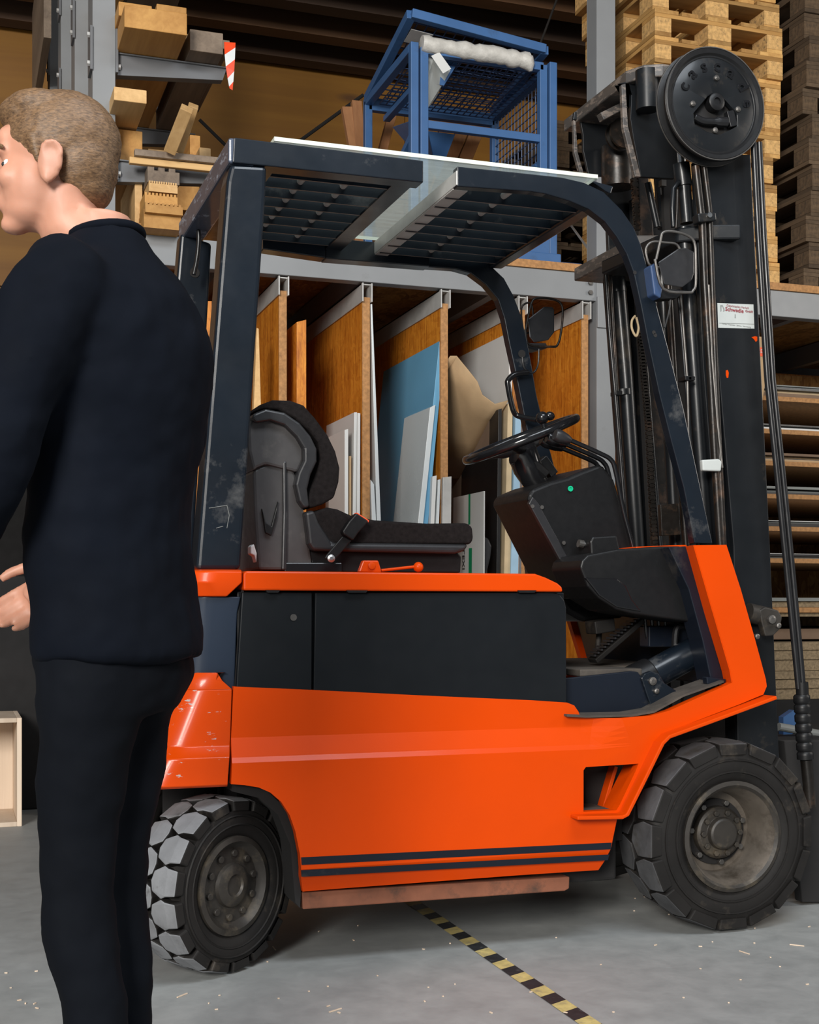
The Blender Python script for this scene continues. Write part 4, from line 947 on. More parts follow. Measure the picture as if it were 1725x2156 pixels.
fpi = [(1140, 1010), (1112, 915), (1093, 820), (1085, 780), (1071, 716), (1062, 669), (1049, 630), (1023, 599), (991, 575), (959, 566), (900, 562)]
fpil = pr('front_pillar', [(900, 520)]+fpo[0:0]+[(1030, 520), (1045, 560)]+fpo[3:]+fpi, YGF-.04, YGF, NAVY_B, Yp=YGF-.04)
bm = BM(); lathe(bm, [(.014, 0), (.014, -.001)], W(1099, 745, YGF-.042), 'Y', 14); link('cable_hole', bm, DARKST, fpil, 0)
pr('roof_side_beam', [(554, 478), (686, 495), (686, 543), (554, 524)], YGF-.06, YGF, NAVY_B)
pr('roof_side_beam', [(686, 500), (905, 520), (905, 561), (686, 544)], YGF-.06, YGF, NAVY_B)
# rear posts & rear beam
rp = pr('rear_post', [(486, 345), (563, 349), (560, 420), (534, 800), (507, 1200), (413, 1200), (440, 860), (478, 380)], YG+.005, YG+.10, NAVY_B, None, .012, seg=3)
pr('rear_post', [(381, 490), (446, 512), (430, 800), (405, 1200), (320, 1200), (350, 850), (368, 640)], YGF-.08, YGF, NAVY_B, None, .010, Yp=YGF-.08, seg=3)
zt, zb = W(493, 289, YG).z, W(490, 342, YG).z; xr0 = WX(492, YG)
bm = BM(); box(bm, xr0-.012, xr0+.06, YG+.004, YGF, zb+.0, zt); P('roof_rear_beam', bm, GREY_W, None, .006)
bm = BM(); box(bm, xr0+.05, xr0+.12, YG+.06, YGF-.04, zb+.006, zb+.014); P('roof_rear_plate', bm, NAVY_B, None, .001)
bm = BM(); tube(bm, curve([W(418, 485, 4.1), W(419, 505, 4.1), W(415, 545, 4.1), W(408, 578, 4.1)], 5), .007, 8); P('guard_cable', bm, HOSE, None, 0, 60)
bm = BM(); lathe(bm, [(.016, 0), (.016, -.001)], W(410, 574, YGF-.082), 'Y', 14); P('cable_hole', bm, DARKST, None, 0)
# cross members, slats
xm1 = WX(866, YG+.06); xm2 = WX(963, YG)
zbot = W(892, 384, YG).z
bm = BM(); box(bm, xm1-.055, xm1-.0, YG+.03, YGF-.02, zbot+.004, zbot+.012); box(bm, xm1-.008, xm1, YG+.03, YGF-.02, zbot+.012, zt-.01); P('roof_cross_angle', bm, NAVY_B, None, .001)
bm = BM(); box(bm, xm2-.002, xm2+.006, YG+.001, YGF-.02, W(963, 392, YG).z+.004, zt-.02); box(bm, xm2-.0, xm2+.045, YG+.034, YGF-.02, W(963, 392, YG).z, W(963, 392, YG).z+.007); P('roof_cross_angle', bm, ALU, None, .001)
xf = WX(1243, YG+.06); zf = W(1230, 428, YG+.05).z
bm = BM(); bar(bm, (xf, YG+.034, zf+.004), (xf, YGF-.04, zf+.004), .05, .035, (0, 0, 1)); P('roof_front_tube', bm, NAVY_B, None, .009, seg=3)
bm = BM(); box(bm, xf-.03, xf-.022, YG+.034, YGF-.04, zf+.02, zt-.012); P('roof_front_angle', bm, NAVY_B, None, .001)
xs_ = xr0+.06
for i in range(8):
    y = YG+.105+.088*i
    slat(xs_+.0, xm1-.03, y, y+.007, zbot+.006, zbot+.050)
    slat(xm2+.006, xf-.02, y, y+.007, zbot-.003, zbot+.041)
for (x, z) in ((WX(650, YG+.1), zbot+.030), (WX(742, YG+.1), zbot+.030), (WX(1062, YG+.1), zbot+.022)):
    bm = BM(); cyl(bm, (x, YG+.05, z), (x, YGF-.03, z), .010, 12); P('slat_rod', bm, ALU, None, 0, 40)  # brightness of the light from above put into the rods' pale colour
for x in (xm1-.03, xm2+.02, xf-.05):
    for i in range(8):
        y = YG+.105+.088*i; bm = BM(); box(bm, x-.012, x+.012, y+.008, y+.014, zbot+.008, zbot+.046); P('slat_bracket', bm, ALU, None, .001)
# clear roof sheet
zs = zt+.002; x0 = WX(577, YG); x1 = WX(1258, YG)
bm = BM(); vs = box(bm, x0, x1, YG-.004, YGF, zs+.0, zs+.011)
bm.faces.ensure_lookup_table()
for f in bm.faces: f.normal_update(); f.material_index = 0 if abs(f.normal.z) > .5 else 1
P('clear_roof_sheet', bm, [PLEXI, PLEXE], None, 0)
pr('roof_corner_lug', [(1240, 378), (1292, 392), (1287, 408), (1275, 402)], YG+.05, YG+.10, NAVY_B)

# --- seat
Ys0, Ys1 = 3.62, 4.08
seatb = [(532, 868), (548, 852), (575, 842), (612, 843), (640, 853), (664, 880), (690, 915), (707, 950), (716, 985), (714, 1015), (704, 1048), (680, 1062), (655, 1070), (645, 1066), (655, 1030), (668, 1000), (676, 965), (670, 930), (650, 905), (620, 880), (585, 862), (555, 862)]
bm = BM(); pprism(bm, seatb, Ys0, Ys1)
cush = P('seat_backrest', bm, FABRIC, None, .026, 60, seg=4)
pr('backrest_trim', [(530, 880), (535, 870), (560, 860), (600, 868), (632, 890), (655, 918), (668, 945), (668, 972), (655, 1000), (648, 1030), (652, 1068), (640, 1070), (630, 1055), (622, 1020), (628, 995), (640, 970), (640, 945), (625, 920), (600, 895), (570, 885), (540, 890)], Ys0-.012, Ys1+.012, GREYP, cush, .012, seg=3)
pr('backrest_shell', [(522, 900), (530, 882), (560, 872), (590, 884), (625, 915), (640, 945), (640, 968), (628, 995), (560, 978), (542, 985), (534, 992), (524, 950)], Ys0+.01, Ys1-.01, SEATP, cush, .012)
pr('suspension_column', [(533, 990), (545, 982), (600, 968), (612, 975), (625, 1005), (640, 1070), (660, 1200), (545, 1200), (537, 1100)], Ys0+.02, Ys1-.02, SEATP, cush, .008)
pr('column_rib', [(596, 972), (604, 970), (606, 1090), (604, 1200), (594, 1200), (597, 1080)], Ys0+.008, Ys0+.03, GREYP, cush, .004)
pr('tension_handle', [(552, 1070), (560, 1100), (572, 1108), (578, 1085), (586, 1055), (583, 1090), (572, 1128), (560, 1122)], Ys0+.008, Ys0+.03, BLACK, cush, .002)
pr('seat_knob', [(528, 1150), (535, 1145), (541, 1165), (540, 1185), (536, 1170), (528, 1166)], Ys0+.0, Ys0+.04, WHITE, cush, .003)
sc2 = [(655, 1080), (690, 1068), (712, 1072), (740, 1085), (790, 1095), (900, 1102), (985, 1101), (996, 1110), (998, 1135), (992, 1146), (900, 1146), (760, 1146), (690, 1146), (662, 1120)]
bm = BM(); pprism(bm, sc2, Ys0, Ys1); sq = P('seat_cushion', bm, FABRIC, None, .022, 60, seg=4)
pr('cushion_shell', [(642, 1078), (662, 1073), (672, 1100), (700, 1142), (988, 1146), (980, 1160), (960, 1166), (660, 1160), (650, 1145)], Ys0-.01, Ys1+.01, GREYP, sq, .010, seg=3)
pr('seat_base', [(640, 1160), (965, 1164), (972, 1172), (970, 1206), (660, 1204), (655, 1180)], Ys0+.03, Ys1-.03, BLACK, sq, .004)
pr('seat_rail', [(600, 1185), (720, 1185), (720, 1204), (600, 1204)], Ys0+.01, Ys0+.03, BLACKG, sq, .002)
bk = pr('belt_strap', [(691, 1180), (684, 1175), (688, 1168), (722, 1128), (741, 1138), (712, 1172), (700, 1182)], Ys0-.035, Ys0-.028, BLACK)
pr('belt_buckle', [(724, 1125), (722, 1118), (735, 1098), (751, 1080), (777, 1097), (770, 1106), (755, 1122), (744, 1138)], Ys0-.05, Ys0-.018, BLACK, bk, .004)
pr('release_button', [(752, 1079), (778, 1096), (776, 1100), (749, 1083)], Ys0-.046, Ys0-.022, REDP, bk, .001)
bm = BM(); lathe(bm, [(.011, 0), (.011, -.004), (.005, -.006)], W(697, 1176, Ys0-.036), 'Y', 14); link('belt_bolt', bm, CHROME, bk, 0)

# --- wheels
def wheel(name, c, R, Wd, rimr, nlug, yaw, front):
    rot = Matrix.Rotation(yaw, 3, 'Z')
    t0 = R-.026 if not front else R-.010
    prof = [(rimr, -.5*Wd+.016), (rimr+.02, -.5*Wd+.004), (R*.72, -.5*Wd-.004), (R*.86, -.5*Wd+.002), (t0-.008, -.5*Wd+.012), (t0, -.5*Wd+.03)]
    full = prof+[(r, -y) for r, y in prof[::-1]]
    bm = BM(); lathe(bm, full+[full[0]], c, 'Y', 64, rot, False)
    ty = P(name, bm, RUBBER, None, 0, 50)
    # moulded sidewall rings
    bm = BM()
    for rr, h in ((R*.80, .004), (rimr+.035, .004)):
        tube(bm, [Vector(c)+rot @ Vector((rr*cos(2*pi*k/48), -.5*Wd-.001, rr*sin(2*pi*k/48))) for k in range(48)], h*.9, 6, closed=True)
    link('sidewall_ring', bm, RUBBER, ty, 0, 60)
    # tread lugs
    bm = BM(); da = 2*pi/nlug
    for i in range(nlug):
        for s in (-1, 1):
            a0 = i*da+(da/2 if s > 0 else 0)
            w1 = .5*Wd+.002
            if front: outl = [(-.44, w1), (-.48, .55*w1), (-.32, .04*w1), (.10, -.04*w1), (.48, .25*w1), (.46, .62*w1), (.44, w1)]
            else: outl = [(-.38, w1), (-.42, .62*w1), (-.49, .44*w1), (-.30, .03*w1), (.0, -.05*w1), (.30, .03*w1), (.49, .44*w1), (.42, .62*w1), (.38, w1)]
            top, bot = [], []
            for fa, wy in outl:
                an = a0+fa*da*1.02; y = wy*s; rt = R-.006*(abs(wy)/w1)**3
                rb = t0-.012
                yt = y*(.985 if abs(wy) > .9*w1 else 1)
                yb = y if abs(wy) < .9*w1 else s*(w1+.001)
                rb2 = rb if abs(wy) < .9*w1 else R*.865
                top.append(bm.verts.new(Vector(c)+rot @ Vector((rt*cos(an), yt, rt*sin(an)))))
                bot.append(bm.verts.new(Vector(c)+rot @ Vector((rb2*cos(an), yb, rb2*sin(an)))))
            n = len(top); ft = bm.faces.new(top if s > 0 else top[::-1]); ft.material_index = 1
            for k in range(n): bm.faces.new((top[k], top[(k+1) % n], bot[(k+1) % n], bot[k]))
    link('tread_lugs', bm, [RUBBER, RUBBER_E if front else RUBBER_D], ty, .004)
    # rim
    bm = BM()
    if front:
        lathe(bm, [(rimr+.004, -.5*Wd+.02), (rimr+.008, -.5*Wd+.0), (rimr-.004, -.5*Wd-.004), (rimr-.012, -.5*Wd+.004)], c, 'Y', 48, rot, False); link('rim_lip', bm, RIMM, ty, 0, 50)
        bm = BM(); pr_ = [(rimr-.008, -.5*Wd+.004), (rimr-.022, -.5*Wd+.025), (rimr-.034, -.5*Wd+.075), (rimr-.036, -.5*Wd+.11), (.02, -.5*Wd+.112)]
        rings = []
        for r, y in pr_: rings.append([bm.verts.new(Vector(c)+rot @ Vector((r*cos(2*pi*k/48), y, r*sin(2*pi*k/48)))) for k in range(48)])
        for A_, B_ in zip(rings, rings[1:]):
            for k in range(48): bm.faces.new((A_[k], A_[(k+1) % 48], B_[(k+1) % 48], B_[k]))
        o = link('rim', bm, RIML, ty, 0, 50)
        bm = BM(); lathe(bm, [(.098, -.5*Wd+.10), (.098, -.5*Wd+.108), (.0975, -.5*Wd+.0985), (.02, -.5*Wd+.098)], c, 'Y', 40, rot); link('rim_disc', bm, DARKST, ty, 0, 50)
        bm = BM(); lathe(bm, [(.078, -.5*Wd+.11), (.078, -.5*Wd+.075), (.070, -.5*Wd+.068), (.048, -.5*Wd+.066), (.046, -.5*Wd+.05), (.040, -.5*Wd+.045), (.01, -.5*Wd+.044)], c, 'Y', 40, rot); link('wheel_hub', bm, RIMM, ty, .002, 40)
        for k in range(10):
            a = 2*pi*k/10; bm = BM(); p = Vector(c)+rot @ Vector((.062*cos(a), -.5*Wd+.068, .062*sin(a))); q = Vector(c)+rot @ Vector((.062*cos(a), -.5*Wd+.058, .062*sin(a))); cyl(bm, q, p, .009, 6); link('hub_bolt', bm, RIMM, ty, .001)
        for k in range(7):
            a = 2*pi*k/7+.35; bm = BM(); p = Vector(c)+rot @ Vector((.090*cos(a), -.5*Wd+.098, .090*sin(a))); q = Vector(c)+rot @ Vector((.090*cos(a), -.5*Wd+.080, .090*sin(a))); cyl(bm, q, p, .009, 6); link('wheel_nut', bm, STEEL, ty, .001)
    else:
        lathe(bm, [(rimr+.004, -.5*Wd+.02), (rimr+.004, -.5*Wd+.004), (rimr-.010, -.5*Wd+.001), (rimr-.018, -.5*Wd+.010), (rimr-.030, -.5*Wd+.022), (.06, -.5*Wd+.026), (.055, -.5*Wd+.010), (.045, -.5*Wd+.004), (.030, -.5*Wd+.003), (.026, -.5*Wd+.009), (.01, -.5*Wd+.009)], c, 'Y', 48, rot); link('rim', bm, RIMM, ty, 0, 40)
        for k in range(10):
            a = 2*pi*k/10+.2; bm = BM(); p = Vector(c)+rot @ Vector((.083*cos(a), -.5*Wd+.026, .083*sin(a))); q = Vector(c)+rot @ Vector((.083*cos(a), -.5*Wd+.012, .083*sin(a))); cyl(bm, q, p, .010, 8); link('wheel_nut', bm, RIMM, ty, .002)
    return ty
cf = W(1545, 1758, YS+.01); cf = Vector((cf.x, YS+.02+.09, .281))
wheel('front_wheel', cf, .281, .20, .155, 16, 0, True)
wheel('front_wheel', Vector((cf.x, YF-.10, .281)), .281, .20, .155, 16, pi, True)
crw = Vector((W(455, 1860, YS+.10).x, YS+.115, .228))
wheel('rear_wheel', crw, .228, .155, .125, 17, radians(35), False)
wheel('rear_wheel', Vector((crw.x, YF-.14, .228)), .228, .155, .125, 17, radians(35)+pi, False)
bm = BM(); cyl(bm, (crw.x, YS+.2, .22), (crw.x, YF-.2, .22), .05, 12); cyl(bm, (crw.x, 3.86, .2), (crw.x, 3.86, .45), .08, 16); P('steer_axle', bm, DARKST, None, 0, 40)

# ================================================================== MAST
YM0, YM1 = 3.50, 4.22
mast = pr('mast_outer_rail', [(1480, 325), (1581, 325), (1622, 1150), (1645, 1680), (1556, 1680), (1545, 1150), (1512, 760)], YM0, YM0+.018, MASTM)
def mp(name, px, y0, y1, mat=MASTM, bevel=.003, Yp=None, **k): return pr(name, px, y0, y1, mat, mast, bevel, Yp, **k)
def mt(name, px, r, y, mat=MASTM, n=16, **k):
    bm = BM(); tube(bm, [W(u, v, y) if not isinstance(y, (list, tuple)) else W(u, v, y[i]) for i, (u, v) in enumerate(px)], r, n); return link(name, bm, mat, mast, 0, 50, **k)
mp('rail_flange', [(1484, 325), (1499, 325), (1562, 1150), (1570, 1680), (1556, 1680), (1548, 1150)], YM0+.018, YM0+.09)
mp('rail_flange', [(1566, 325), (1581, 325), (1622, 1150), (1645, 1680), (1628, 1680), (1606, 1150)], YM0+.018, YM0+.09)
# far outer rail
mp('far_rail', [(1272, 560), (1330, 560), (1388, 1180), (1400, 1500), (1330, 1500), (1318, 1180)], YM1-.02, YM1)
mp('far_rail', [(1270, 250), (1330, 250), (1350, 600), (1285, 600)], YM1-.06, YM1-.04)
# inner rails
mp('inner_rail', [(1462, 340), (1480, 340), (1515, 760), (1547, 1150), (1565, 1500), (1530, 1500), (1510, 1150), (1480, 760)], YM0+.03, YM0+.05)
mp('inner_rail', [(1342, 330), (1362, 330), (1405, 800), (1440, 1160), (1450, 1500), (1415, 1500), (1395, 1150), (1365, 800)], YM1-.14, YM1-.12, GREASE)
mp('inner_rail', [(1395, 360), (1425, 360), (1475, 1150), (1490, 1500), (1440, 1500), (1432, 1150)], YM0+.30, YM0+.32, DARKST)
# dark back sheet added for the shade between the mast rails
mp('dark_back_sheet', [(1330, 420), (1480, 420), (1550, 1160), (1560, 1500), (1390, 1500), (1370, 1160)], YM0+.63, YM0+.65, DARKST, 0)
# hoses along the near rail
mt('hose_pair', [(1465, 350), (1479, 470), (1484, 600), (1497, 800), (1508, 1000), (1518, 1160)], .012, YM0-.01, GREASE)
mt('hose_pair', [(1482, 345), (1494, 440), (1500, 600), (1508, 800), (1525, 1160)], .009, YM0-.012, GREASE)
mt('hydraulic_pipe', [(1492, 600), (1500, 760), (1512, 900), (1521, 985)], .004, YM0-.02, STEEL)
# cylinders
mt('lift_cylinder', [(1437, 355), (1447, 470)], .021, YM0+.07, MASTM, 24)
mt('lift_cylinder', [(1440, 480), (1464, 800), (1490, 1180), (1500, 1480)], .024, YM0+.07, MASTM, 24)
mt('cylinder_rod', [(1434, 318), (1438, 362)], .013, YM0+.07, CHROME)
mt('cylinder_collar', [(1434, 345), (1440, 392)], .026, YM0+.07, MASTM, 24)
mt('lift_cylinder', [(1298, 560), (1318, 800), (1342, 1160), (1350, 1400)], .027, YM1-.10, MASTM, 24)
mt('cylinder_collar', [(1312, 820), (1313, 832)], .030, YM1-.10, MASTM, 24)
mt('cylinder_collar', [(1300, 606), (1301, 616)], .031, YM1-.10, MASTM, 24)
mt('hydraulic_pipe', [(1276, 575), (1283, 690), (1296, 830), (1310, 1000), (1322, 1150)], .007, YM1-.16, HOSE)
mt('hydraulic_pipe', [(1285, 568), (1292, 700), (1300, 825)], .006, YM1-.14, GREASE)
mt('hydraulic_pipe', [(1418, 478), (1416, 440), (1418, 398), (1427, 385), (1432, 384)], .008, YM0+.03, MASTM)
mt('hydraulic_pipe', [(1424, 480), (1426, 440), (1427, 400)], .0045, YM0+.02, GREASE)
mt('hydraulic_pipe', [(1428, 610), (1436, 700), (1444, 800), (1460, 1000), (1470, 1150)], .006, YM0+.03, MASTM)
mt('hydraulic_pipe', [(1433, 612), (1440, 700), (1448, 800), (1452, 1000)], .004, YM0+.02, STEEL)
mt('centre_cylinder', [(1364, 385), (1384, 478)], .012, YM0+.28, MASTM)
mt('centre_cylinder', [(1390, 500), (1405, 800), (1424, 1160)], .022, YM0+.34, MASTM)
mt('centre_post', [(1396, 375), (1404, 480)], .03, YM0+.36, MASTM)
bm = BM(); box(bm, *[WX(1387, YM0+.3), WX(1397, YM0+.3), YM0+.28, YM0+.3], W(1390, 395, YM0+.3).z, W(1390, 382, YM0+.3).z); cyl(bm, W(1391, 395, YM0+.29), W(1392, 410, YM0+.29), .003, 6); link('bleed_screw', bm, STEEL, mast, 0)
mt('hydraulic_pipe', [(1345, 575), (1362, 800), (1392, 1160)], .009, YM0+.50, MASTM)
mt('hydraulic_pipe', [(1408, 600), (1420, 800), (1446, 1160)], .012, YM0+.26, GREASE)
mt('mast_tie_rod', [(1378, 600), (1396, 800), (1424, 1160)], .008, YM0+.40, STEEL)
# clips
for (u, v) in ((1445, 797), (1452, 797), (1300, 828)):
    y = YM0+.02 if u > 1400 else YM1-.16; bm = BM(); box(bm, WX(u-6, y), WX(u+8, y), y-.012, y+.03, W(u, v+5, y).z, W(u, v-4, y).z); link('pipe_clip', bm, BLACK, mast, .002)
mp('hose_clamp', [(1470, 449), (1508, 446), (1510, 464), (1472, 468)], YM0-.035, YM0, MASTM, .004)
bm = BM(); lathe(bm, [(.008, 0), (.008, -.004), (.003, -.004)], W(1494, 453, YM0-.036), 'Y', 12); link('clamp_bolt', bm, CHROME, mast, 0)
mp('torn_tape_band', [(1479, 968), (1515, 966), (1521, 972), (1519, 992), (1481, 991)], YM0-.038, YM0-.02, PAPER, .004)
# chain
def chain(px, y, nlink, s=.012):
    P_ = [W(u, v, y) for u, v in px]; L = sum((b-a).length for a, b in zip(P_, P_[1:])); out = []
    bm = BM()
    for i in range(nlink):
        t = i/(nlink-1)*(len(P_)-1); k = min(int(t), len(P_)-2); p = P_[k].lerp(P_[k+1], t-k); d = (P_[k+1]-P_[k]).normalized()
        w = .020 if i % 2 else .013
        bar(bm, p-d*s*.62, p+d*s*.62, w, .010, (0, 1, 0))
        cyl(bm, p-Vector((.013, 0, 0)), p+Vector((.013, 0, 0)), .004, 6)
    return link('lift_chain', bm, GREASE, mast, 0)
chain([(1336, 380), (1342, 480)], YM0+.42, 12)
chain([(1348, 700), (1366, 900), (1378, 1150)], YM0+.46, 60)
chain([(1356, 560), (1362, 690)], YM0+.46, 16)
# crossheads
def plateY(name, pa, pb, w, h, mat): # thick plate running in Y from near px a at ya to far
    pass
za, zb_ = W(1340, 126, 3.60).z, W(1340, 160, 3.60).z
xn = WX(1338, 3.60)
bm = BM(); th = .036
pl_ = [(xn, 4.10), (xn, 3.66), (xn+.03, 3.60), (xn+.08, 3.575), (xn+.26, 3.57), (xn+.30, 3.60), (xn+.30, 4.06), (xn+.22, 4.10)]
Zc = W(1175, 250, 4.10).z-.01
zprism(bm, pl_, Zc-th+.005, Zc+.008); link('crosshead_plate', bm, RAW, mast, .004)
mp('crosshead_rib', [(1207, 252), (1222, 252), (1228, 285), (1228, 315), (1240, 370), (1300, 372), (1300, 250), (1300, 235), (1210, 235)], 4.00, 4.012, MASTM, .002)
mp('crosshead_rib', [(1311, 175), (1323, 172), (1330, 200), (1328, 250), (1334, 290), (1350, 372), (1420, 376), (1430, 372), (1430, 165)], 3.66, 3.675, MASTM, .002)
for px, yy in (([(1208, 252), (1213, 255), (1217, 320), (1232, 372), (1224, 372), (1210, 322)], 3.985), ([(1309, 178), (1318, 176), (1323, 265), (1350, 372), (1338, 372), (1313, 268)], 3.645)):
    mp('rib_edge', px, yy, yy+.016, RAW, .002)
mt('crosshead_boss', [(1362, 150), (1364, 232)], .036, 3.62, MASTM, 28)
mp('crosshead_bridge', [(1265, 237), (1360, 190), (1360, 205), (1272, 252)], 3.80, 3.83, RAW, .002)
bm = BM(); lathe(bm, [(.045, 0), (.05, -.004), (.05, -.012), (.035, -.016), (.035, -.03), (.05, -.034), (.05, -.044), (.02, -.046)], W(1302, 288, 3.90), 'Y', 28); link('chain_pulley', bm, GREASE, mast, 0, 40)
mt('pulley_shaft_post', [(1300, 310), (1302, 395)], .055, 3.97, GREASE, 14)
# lower tie plates
bm = BM(); xa_ = WX(1400, 3.60); Zl = W(1210, 565, 4.22).z
zprism(bm, [(WX(1209, 4.22), 4.22), (WX(1209, 4.22)+.0, 3.78), (WX(1209, 4.22)+.22, 3.70), (WX(1209, 4.22)+.24, 4.22)], Zl-.045, Zl); link('tie_plate', bm, RAW, mast, .004)
Zu = W(1400, 475, 3.55).z; xb = WX(1392, 3.62)
bm = BM(); zprism(bm, [(xb-.02, 3.98), (xb-.0, 3.66), (xb+.02, 3.56), (xb+.08, 3.50), (WX(1562, 3.46), 3.46), (WX(1562, 3.46), 3.498), (xb+.2, 3.53), (xb+.2, 3.98)], Zu-.045, Zu); link('tie_plate', bm, MASTM, mast, .006)
mp('lock_plate', [(1391, 1062), (1430, 1060), (1434, 1126), (1394, 1128)], YM0+.22, YM0+.24, GREASE, .002)
# base pivot with tilt head
bm = BM(); cyl(bm, W(1575, 1290, YM0-.03), W(1620, 1300, YM0-.03), .030, 16); link('tilt_rod_head', bm, RIMM, mast, 0, 40)
mp('tilt_ear', [(1600, 1285), (1612, 1278), (1640, 1285), (1648, 1300), (1643, 1325), (1630, 1338), (1612, 1340), (1604, 1310)], YM0-.06, YM0-.035, RIMM, .004)
for c_, r_ in (((1623, 1304), .013), ((1637, 1317), .008), ((1592, 1340), .008)):
    bm = BM(); lathe(bm, [(r_, 0), (r_, -.01), (r_*.5, -.012)], W(*c_, YM0-.061), 'Y', 12); link('pivot_bolt', bm, STEEL, mast, 0)
# sticker
st = mp('rental_sticker', [(1511, 638), (1587, 641), (1589, 692), (1513, 690)], YM0-.0012, YM0, PAPER, 0)
def stk(s, u, v, size, mat, bold=0): text_mesh('lettering', s, size, Matrix.Translation(W(u, v, YM0-.0018)) @ Matrix.Rotation(pi/2, 4, 'X') @ Matrix.Rotation(-.04, 4, 'Z'), mat, mast, .0002, bold)
stk('Gabelstapler-Verleih', 1554, 646, .0095, REDP2); stk('Schwedle', 1547, 653, .017, REDP2, .0004); stk('GmbH', 1578, 656, .010, REDP2, .0002)
stk('Verkauf  Reparatur  Service  Vermietung', 1551, 685, .0062, GREYPR)
bm = BM(); prism(bm, XZ([(1514, 680), (1588, 682), (1588, 683), (1514, 681)], YM0), YM0-.0018, YM0-.001); prism(bm, XZ([(1517, 655), (1516, 643), (1521, 642), (1525, 650), (1526, 655), (1524, 655), (1521, 646), (1519, 646), (1519, 655)], YM0), YM0-.0018, YM0-.001)
for c_ in ((1518, 655), (1523.5, 655)): lathe(bm, [(.0018, 0), (.0018, -.0006)], W(*c_, YM0-.001), 'Y', 10)
prism(bm, XZ([(1547, 662), (1549, 662), (1549, 670), (1547, 670)], YM0), YM0-.0018, YM0-.001)
link('sticker_print', bm, GREYPR, mast, 0)
# paint chips
for px in ([(1529, 780), (1533, 779), (1535, 785), (1534, 795), (1531, 796), (1529, 790)], [(1583, 710), (1590, 708), (1595, 709), (1595, 717), (1592, 720), (1588, 714)]):
    mp('paint_chip', px, YM0-.0006, YM0, ORANGE, 0)
bm = BM(); tube(bm, curve([W(1338, 665, 3.9), W(1331, 675, 3.9), W(1331, 692, 3.9), W(1340, 708, 3.9), W(1345, 690, 3.9), W(1340, 668, 3.9)], 5), .004, 8); link('cream_cable_loop', bm, BEIGE, mast, 0, 60)
# long hoses right
for dx, r in ((0, .0092), (12, .0092)):
    mt('reel_hose', [(1587+dx, 300), (1597+dx, 500), (1616+dx, 800), (1637+dx, 1000), (1652+dx, 1150), (1672+dx*.9, 1350), (1682+dx*.8, 1450)], r, YM0-.05, HOSE, 14)
mt('hose_ferrule', [(1689, 1436), (1690, 1462)], .019, YM0-.05, BLACK, 14)
bm = BM(); sp = [W(1688+.06*(v-1460), v, YM0-.05) for v in range(1462, 1600, 4)]
tube(bm, sp, [.0255 if (i % 5) else .021 for i in range(len(sp))], 14); link('hose_sleeve', bm, BLACK, mast, 0, 50)
mt('hose_end', [(1698, 1600), (1703, 1650), (1706, 1700)], .018, YM0-.05, GREASE, 12)
# carriage low right
mp('carriage_bracket', [(1652, 1560), (1740, 1560), (1745, 1900), (1690, 1900)], YM0+.10, YM0+.14, DARKST, .003)
# fork tip / heel out right edge
bm = BM(); box(bm, WX(1700, 3.7), WX(1700, 3.7)+.9, 3.66, 3.76, .05, .09); link('fork_blade', bm, MASTM, mast, .004)

# --- hose reel
YRl = 3.43; rc = W(1506, 219, YRl)
def reel(prof): 
    b = BM(); lathe(b, prof, rc, 'Y', 64); return b
Rr_ = .168
reelo = link('hose_reel', reel([(Rr_-.03, .058), (Rr_-.012, .054), (Rr_+.001, .048), (Rr_+.002, .040), (Rr_-.020, .034), (Rr_-.022, .016), (Rr_, .008), (Rr_, .0), (Rr_-.006, -.004), (Rr_-.018, -.002), (Rr_-.024, .004), (Rr_-.028, .004), (Rr_-.030, .006), (.130, .008), (.130, .03)]), BLACK, fk, 0, 35, label='black hose reel disc with raised lettering')
bm = BM(); tube(bm, [rc+Vector(((Rr_-.002)*cos(2*pi*k/60), -.003, (Rr_-.002)*sin(2*pi*k/60))) for k in range(60)], .0022, 6, closed=True); link('reel_rim', bm, STEEL, reelo, 0, 60)
bm = BM(); tube(bm, [rc+Vector(((Rr_+.002)*cos(2*pi*k/60), .046, (Rr_+.002)*sin(2*pi*k/60))) for k in range(60)], .0022, 6, closed=True); link('reel_rim', bm, STEEL, reelo, 0, 60)
hole = [Vector((x-rc.x, z-rc.z)) for x, z in XZ([(1460, 238), (1478, 218), (1489, 204), (1500, 198), (1512, 199), (1521, 205), (1533, 218), (1551, 240), (1552, 266), (1530, 278), (1515, 285), (1488, 278), (1462, 262)], YRl)]
def hit(a):
    d = Vector((cos(a), sin(a))); best = .05
    for p, q in zip(hole, hole[1:]+hole[:1]):
        e = q-p; den = d.x*e.y-d.y*e.x
        if abs(den) < 1e-9: continue
        t = (p.x*e.y-p.y*e.x)/den; s = (p.x*d.y-p.y*d.x)/den
        if t > 0 and -1e-6 <= s <= 1+1e-6: best = t
    return best
bm = BM(); n = 96; ri = []
for k in range(n):
    a = 2*pi*k/n; h = hit(a); row = []
    for r, y in ((.1395, .0065), (.128, .003), (.10, -.002), (max(h, .005)+.002, -.0035), (h, -.002), (h, .012)): row.append(bm.verts.new(rc+Vector((r*cos(a), y, r*sin(a)))))
    ri.append(row)
for k in range(n):
    A_, B_ = ri[k], ri[(k+1) % n]
    for j in range(5): bm.faces.new((A_[j], A_[j+1], B_[j+1], B_[j]))
link('reel_face', bm, MASTM, reelo, 0, 40)
bm = BM(); lathe(bm, [(.09, .028), (.09, .022), (.01, .022)], rc, 'Y', 32); link('reel_back', bm, DARKST, reelo, 0)
bm = BM(); lathe(bm, [(.026, .022), (.026, -.006), (.022, -.009), (.011, -.009), (.010, -.004), (.005, -.004)], W(1508, 215, YRl), 'Y', 24); link('reel_hub', bm, BLACK, reelo, 0, 40)
